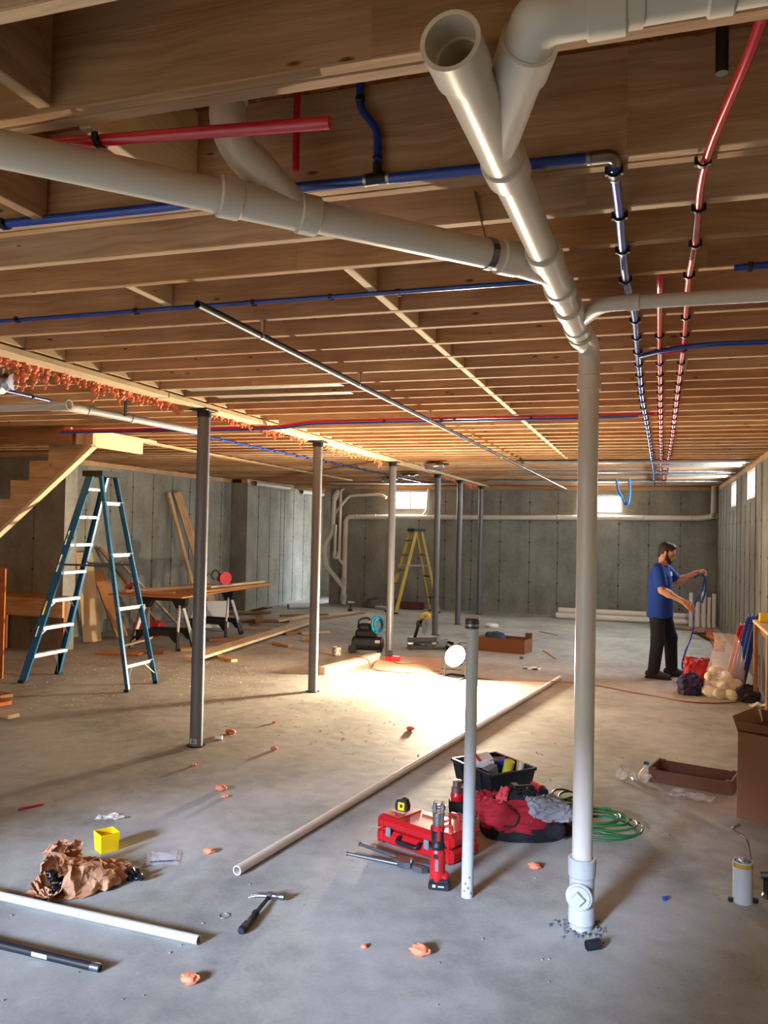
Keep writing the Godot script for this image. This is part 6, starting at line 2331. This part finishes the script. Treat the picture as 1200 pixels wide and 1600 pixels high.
func worker() -> void:
	var t := thing("person", "man in blue T-shirt and dark jeans holding blue tubing with both hands", "person", Vector3(.04, 0, -10.68), deg_to_rad(-6))
	# joints; he faces +x, his right side is toward the viewer (+z)
	var pel := Vector3(.05, .90, 0)
	var chest := Vector3(.055, 1.20, 0)
	var neck := Vector3(.085, 1.375, 0)
	var head := Vector3(.125, 1.515, .0)
	var hipR := Vector3(.035, .86, .085)
	var kneeR := Vector3(.045, .47, .10)
	var ankR := Vector3(.0, .085, .10)
	var hipL := Vector3(.06, .86, -.085)
	var kneeL := Vector3(.17, .48, -.13)
	var ankL := Vector3(.185, .085, -.19)
	var shR := Vector3(.045, 1.325, .175)
	var elR := Vector3(.10, 1.075, .225)
	var wrR := Vector3(.325, .955, .20)
	var shL := Vector3(.085, 1.325, -.17)
	var elL := Vector3(.235, 1.16, -.25)
	var wrL := Vector3(.44, 1.275, -.185)
	var s := st()
	var body := [
		[pel, chest, .115, .12, Vector3(.95, 1, 1.22)], [chest, neck + Vector3(-.01, -.06, 0), .125, .08, Vector3(.85, 1, 1.35)],
		[shR, shL, .058, .058], [neck, head + Vector3(-.01, -.03, 0), .058, .055],
		[hipR, kneeR, .088, .06], [kneeR, ankR, .058, .042], [hipL, kneeL, .088, .06], [kneeL, ankL, .058, .042],
		[ankR, ankR + Vector3(.12, -.04, .012), .032, .022], [ankL, ankL + Vector3(.12, -.04, -.008), .032, .022],
		[shR, elR, .055, .042], [elR, elR.lerp(wrR, .3), .042, .043], [elR.lerp(wrR, .3), wrR, .043, .027],
		[shL, elL, .055, .042], [elL, elL.lerp(wrL, .3), .042, .043], [elL.lerp(wrL, .3), wrL, .043, .027],
		[wrR, wrR + (wrR - elR).normalized() * .03, .026, .024], [wrL, wrL + (wrL - elL).normalized() * .03, .026, .024]]
	nets(s, body, .013, .035)
	# head on its own finer grid: skull, face, jaw, nose, brow, ears, lips
	var f := Vector3(cos(.35), -sin(.35), 0)     # he looks down at his hands
	var u := Vector3(sin(.35), cos(.35), 0)
	var hd := [
		[head + u * .035 - f * .018, head + u * .03 + f * .012, .078, .075, Vector3(1.05, 1.0, .94)],
		[head - u * .02 + f * .03, head - u * .065 + f * .045, .058, .040, Vector3(1, 1, .98)],
		[head - u * .075 + f * .055, head - u * .08 + f * .06, .026, .024],
		[neck + Vector3(0, -.02, 0), head - u * .04 - f * .02, .056, .055],
		[head + u * .012 + f * .085, head - u * .022 + f * .103, .008, .013],
		[head - u * .024 + f * .09 + Vector3(0, 0, .009), head - u * .024 + f * .09 - Vector3(0, 0, .009), .008, .008],
		[head + u * .03 + f * .078 + Vector3(0, 0, .03), head + u * .03 + f * .078 - Vector3(0, 0, .03), .011, .011],
		[head - u * .045 + f * .085 + Vector3(0, 0, .014), head - u * .045 + f * .085 - Vector3(0, 0, .014), .008, .008],
		[head + u * .012 - f * .008 + Vector3(0, 0, .078), head - u * .028 - f * .004 + Vector3(0, 0, .074), .014, .009, Vector3(1, 1, .7)],
		[head + u * .012 - f * .008 - Vector3(0, 0, .078), head - u * .028 - f * .004 - Vector3(0, 0, .074), .014, .009, Vector3(1, 1, .7)]]
	nets(s, hd, .0055, .012)
	var fR := (wrR - elR).normalized()
	hand(s, wrR + fR * .015, (fR + Vector3(.1, -.25, .0)), Vector3(-.1, -.5, -.85), Vector3(.3, .8, -.3), .32)
	var fL := (wrL - elL).normalized()
	hand(s, wrL + fL * .015, fL + Vector3(.2, -.2, .05), Vector3(.1, -.75, .6), Vector3(-.1, .5, .8), .75)
	var b := put("body", s, M.skin, t)
	# eyes
	for k in [-1.0, 1.0]:
		s = st()
		blob(s, at(head + u * .012 + f * .078 + Vector3(0, 0, k * .031)).scaled_local(Vector3(.010, .006, .011)), .0, .1, 1, 10, 7)
		put("eye", s, M.black, b)
	# hair, beard
	s = st()
	nets(s, [[head + u * .052 - f * .03, head + u * .06 + f * .018, .082, .072, Vector3(1.04, 1.0, .98)], [head + u * .0 - f * .045, head - u * .045 - f * .055, .062, .042], [head + u * .085 + f * .055, head + u * .065 + f * .078, .028, .016, Vector3(1, 1, 1.5)], [head + u * .02 + f * .0 + Vector3(0, 0, .072), head - u * .01 + f * .012 + Vector3(0, 0, .073), .016, .010], [head + u * .02 + f * .0 - Vector3(0, 0, .072), head - u * .01 + f * .012 - Vector3(0, 0, .073), .016, .010]], .0065, .02,
		func(p: Vector3): return (p - head).dot(f) * .9 - (p - head).dot(u) * .55 - .025)
	put("hair", s, M.hair, b)
	s = st()
	nets(s, [[head - u * .055 + f * .03 + Vector3(0, 0, .048), head - u * .092 + f * .07, .026, .026], [head - u * .055 + f * .03 - Vector3(0, 0, .048), head - u * .092 + f * .07, .026, .026], [head - u * .01 + f * .01 + Vector3(0, 0, .066), head - u * .055 + f * .03 + Vector3(0, 0, .05), .012, .024], [head - u * .01 + f * .01 - Vector3(0, 0, .066), head - u * .055 + f * .03 - Vector3(0, 0, .05), .012, .024]], .006, .014)
	put("beard", s, M.hair, b)
	# T-shirt: loose, with short sleeves that stop above the elbows, hem below the hips
	s = st()
	var fold := noise(44, .9, 3)
	var slR := shR.lerp(elR, .86)
	var slL := shL.lerp(elL, .80)
	nets(s, [[Vector3(.055, .76, 0), chest, .158, .138, Vector3(.98, 1, 1.28)], [chest, neck + Vector3(-.012, -.065, 0), .138, .088, Vector3(.9, 1, 1.36)], [shR, shL, .070, .070], [neck + Vector3(-.01, -.05, 0), neck + Vector3(0, -.015, 0), .085, .068]], .012, .04,
		func(p: Vector3):
			var d := .735 - p.y + .006 * sin(p.x * 40.0)
			d = maxf(d, (p - neck).dot(Vector3(.25, .97, 0)) - .0)
			return d + .007 * fold.get_noise_3dv(p * 14.0))
	nets(s, [[shR, slR, .074, .076]], .011, .03, func(p: Vector3): return (p - slR).dot((elR - shR).normalized()) + .004 * fold.get_noise_3dv(p * 20.0))
	nets(s, [[shL, slL, .072, .074]], .011, .03, func(p: Vector3): return (p - slL).dot((elL - shL).normalized()) + .004 * fold.get_noise_3dv(p * 20.0))
	put("t_shirt", s, M.shirt, b)
	s = st()
	box(s, Vector3(.004, .05, .04), at(Vector3(.188, 1.27, .075), Vector3(0, -28, 12)), .001)
	put("chest_print", s, M.white, b)
	# jeans
	s = st()
	nets(s, [[Vector3(.05, .90, 0), Vector3(.05, .80, 0), .115, .115, Vector3(.95, 1, 1.2)], [hipR, kneeR, .105, .080], [kneeR, ankR + Vector3(0, -.01, 0), .080, .070], [hipL, kneeL, .105, .080], [kneeL, ankL + Vector3(.0, -.01, 0), .080, .070]], .013, .03,
		func(p: Vector3): return maxf(.055 - p.y, p.y - .80) + .010 * fold.get_noise_3dv(p * 11.0))
	put("jeans", s, M.jeans, b)
	for q in [[ankR, .10], [ankL, -.05]]:
		s = st()
		var a: Vector3 = q[0]
		nets(s, [[a + Vector3(-.05, -.03, 0), a + Vector3(.06, -.035, 0), .048, .046, Vector3(1, 1, .95)], [a + Vector3(.06, -.035, 0), a + Vector3(.165, -.05, q[1] * .12), .046, .036, Vector3(1, .9, 1.15)], [a, a + Vector3(0, .03, 0), .05, .05]], .008, .02,
			func(p: Vector3): return maxf(.012 - p.y, p.y - .115))
		var sh := put("shoe", s, M.shoe, b)
		s = st()
		nets(s, [[a + Vector3(-.05, -.07, 0), a + Vector3(.06, -.07, 0), .05, .048], [a + Vector3(.06, -.07, 0), a + Vector3(.17, -.07, q[1] * .12), .048, .044]], .008, .01,
			func(p: Vector3): return maxf(-p.y, p.y - .022))
		put("sole", s, M.rubber, sh)
	# blue tubing in his hands
	s = st()
	var o := t.transform
	tube(s, curve([o * Vector3(.43, 1.22, -.20), o * Vector3(.50, 1.262, -.185), o * Vector3(.545, 1.24, -.16), o * Vector3(.53, 1.10, -.06), o * Vector3(.48, .98, .08), o * Vector3(.455, .88, .15), o * Vector3(.44, .60, .16), o * Vector3(.36, .34, .12), o * Vector3(.33, .14, .06), o * Vector3(.45, .015, .0), o * Vector3(.75, .012, -.1)], 6), .0115, 10)
	tag(put("held_tube", s, M.blue, self), "length of blue water tube hanging from the man's hands", "tube")
	s = st()
	tube(s, curve([o * Vector3(.52, 1.26, -.185), o * Vector3(.565, 1.20, -.15), o * Vector3(.56, 1.06, -.1), o * Vector3(.53, .93, -.05)], 6), .012, 10)
	tag(put("held_tube", s, M.blue, self), "short doubled end of blue tube below the man's raised hand", "tube")

func build_things() -> void:
	drain_stack()
	water_pipes()
	far_drains()
	left_things()
	red_case()
	tool_bag()
	bin_and_tools()
	near_pipes()
	near_clutter()
	middle_things()
	right_things()
	worker()
	work_light()

func work_light() -> void:
	var t := thing("work_light", "brightly lit portable work light standing on the floor near the posts", "work light", Vector3(-2.2, 0, -9.62), deg_to_rad(-18))
	var s := st()
	# u-shaped tube stand
	tube(s, bend([Vector3(-.14, .012, .14), Vector3(-.14, .012, -.12), Vector3(.14, .012, -.12), Vector3(.14, .012, .14)], .05), .011, 10)
	for k in [-1, 1]: tube(s, [Vector3(k * .14, .012, 0), Vector3(k * .14, .25, 0)], .010, 10)
	put("stand", s, M.black, t)
	var hd := Node3D.new()
	hd.name = "head"
	t.add_child(hd)
	hd.position = Vector3(0, 0.25, 0)
	hd.rotation_degrees = Vector3(-26, 0, 0)
	s = st()
	var turned := at(Vector3.ZERO, Vector3(90, 0, 0))
	lathe(s, [Vector2(0, -.10), Vector2(.07, -.10), Vector2(.10, -.07), Vector2(.128, -.03), Vector2(.132, .0), Vector2(.118, .002), Vector2(.118, -.005), Vector2(0, -.005)], 28, turned)
	for k in 5: box(s, Vector3(.008, .12, .03), at(Vector3(-.05 + k * .025, 0, -.105)), .002)
	put("housing", s, M.black, hd)
	s = st()
	lathe(s, [Vector2(.128, -.004), Vector2(.137, .0), Vector2(.137, .014), Vector2(.118, .014)], 28, turned)
	put("bezel", s, M.black, hd)
	s = st()
	lathe(s, [Vector2(.118, .004), Vector2(.108, .022), Vector2(.085, .038), Vector2(.05, .049), Vector2(0, .053)], 28, turned)
	var g := mat(c8(255, 244, 224), .4)
	g.emission_enabled = true
	g.emission = c8(255, 242, 220)
	g.emission_energy_multiplier = 9.0
	put("lamp_lens", s, g, hd)
	var l := AreaLight3D.new()
	l.name = "lamp_glow"
	hd.add_child(l)
	l.position = Vector3(0, 0, .06)
	l.rotation_degrees = Vector3(0, 180, 0)
	l.area_size = Vector2(.2, .2)
	l.light_color = c8(255, 234, 202)
	l.light_energy = LAMP_E
	l.area_normalize_energy = true
	l.area_range = 40.0
	l.shadow_enabled = true
	var o := OmniLight3D.new()
	o.name = "lamp_spill"
	hd.add_child(o)
	o.position = Vector3(0, 0, .075)
	o.light_size = .05
	o.omni_range = 40.0
	o.omni_attenuation = 2.0
	o.light_color = c8(255, 234, 202)
	o.light_energy = SPILL_E
	o.shadow_enabled = true
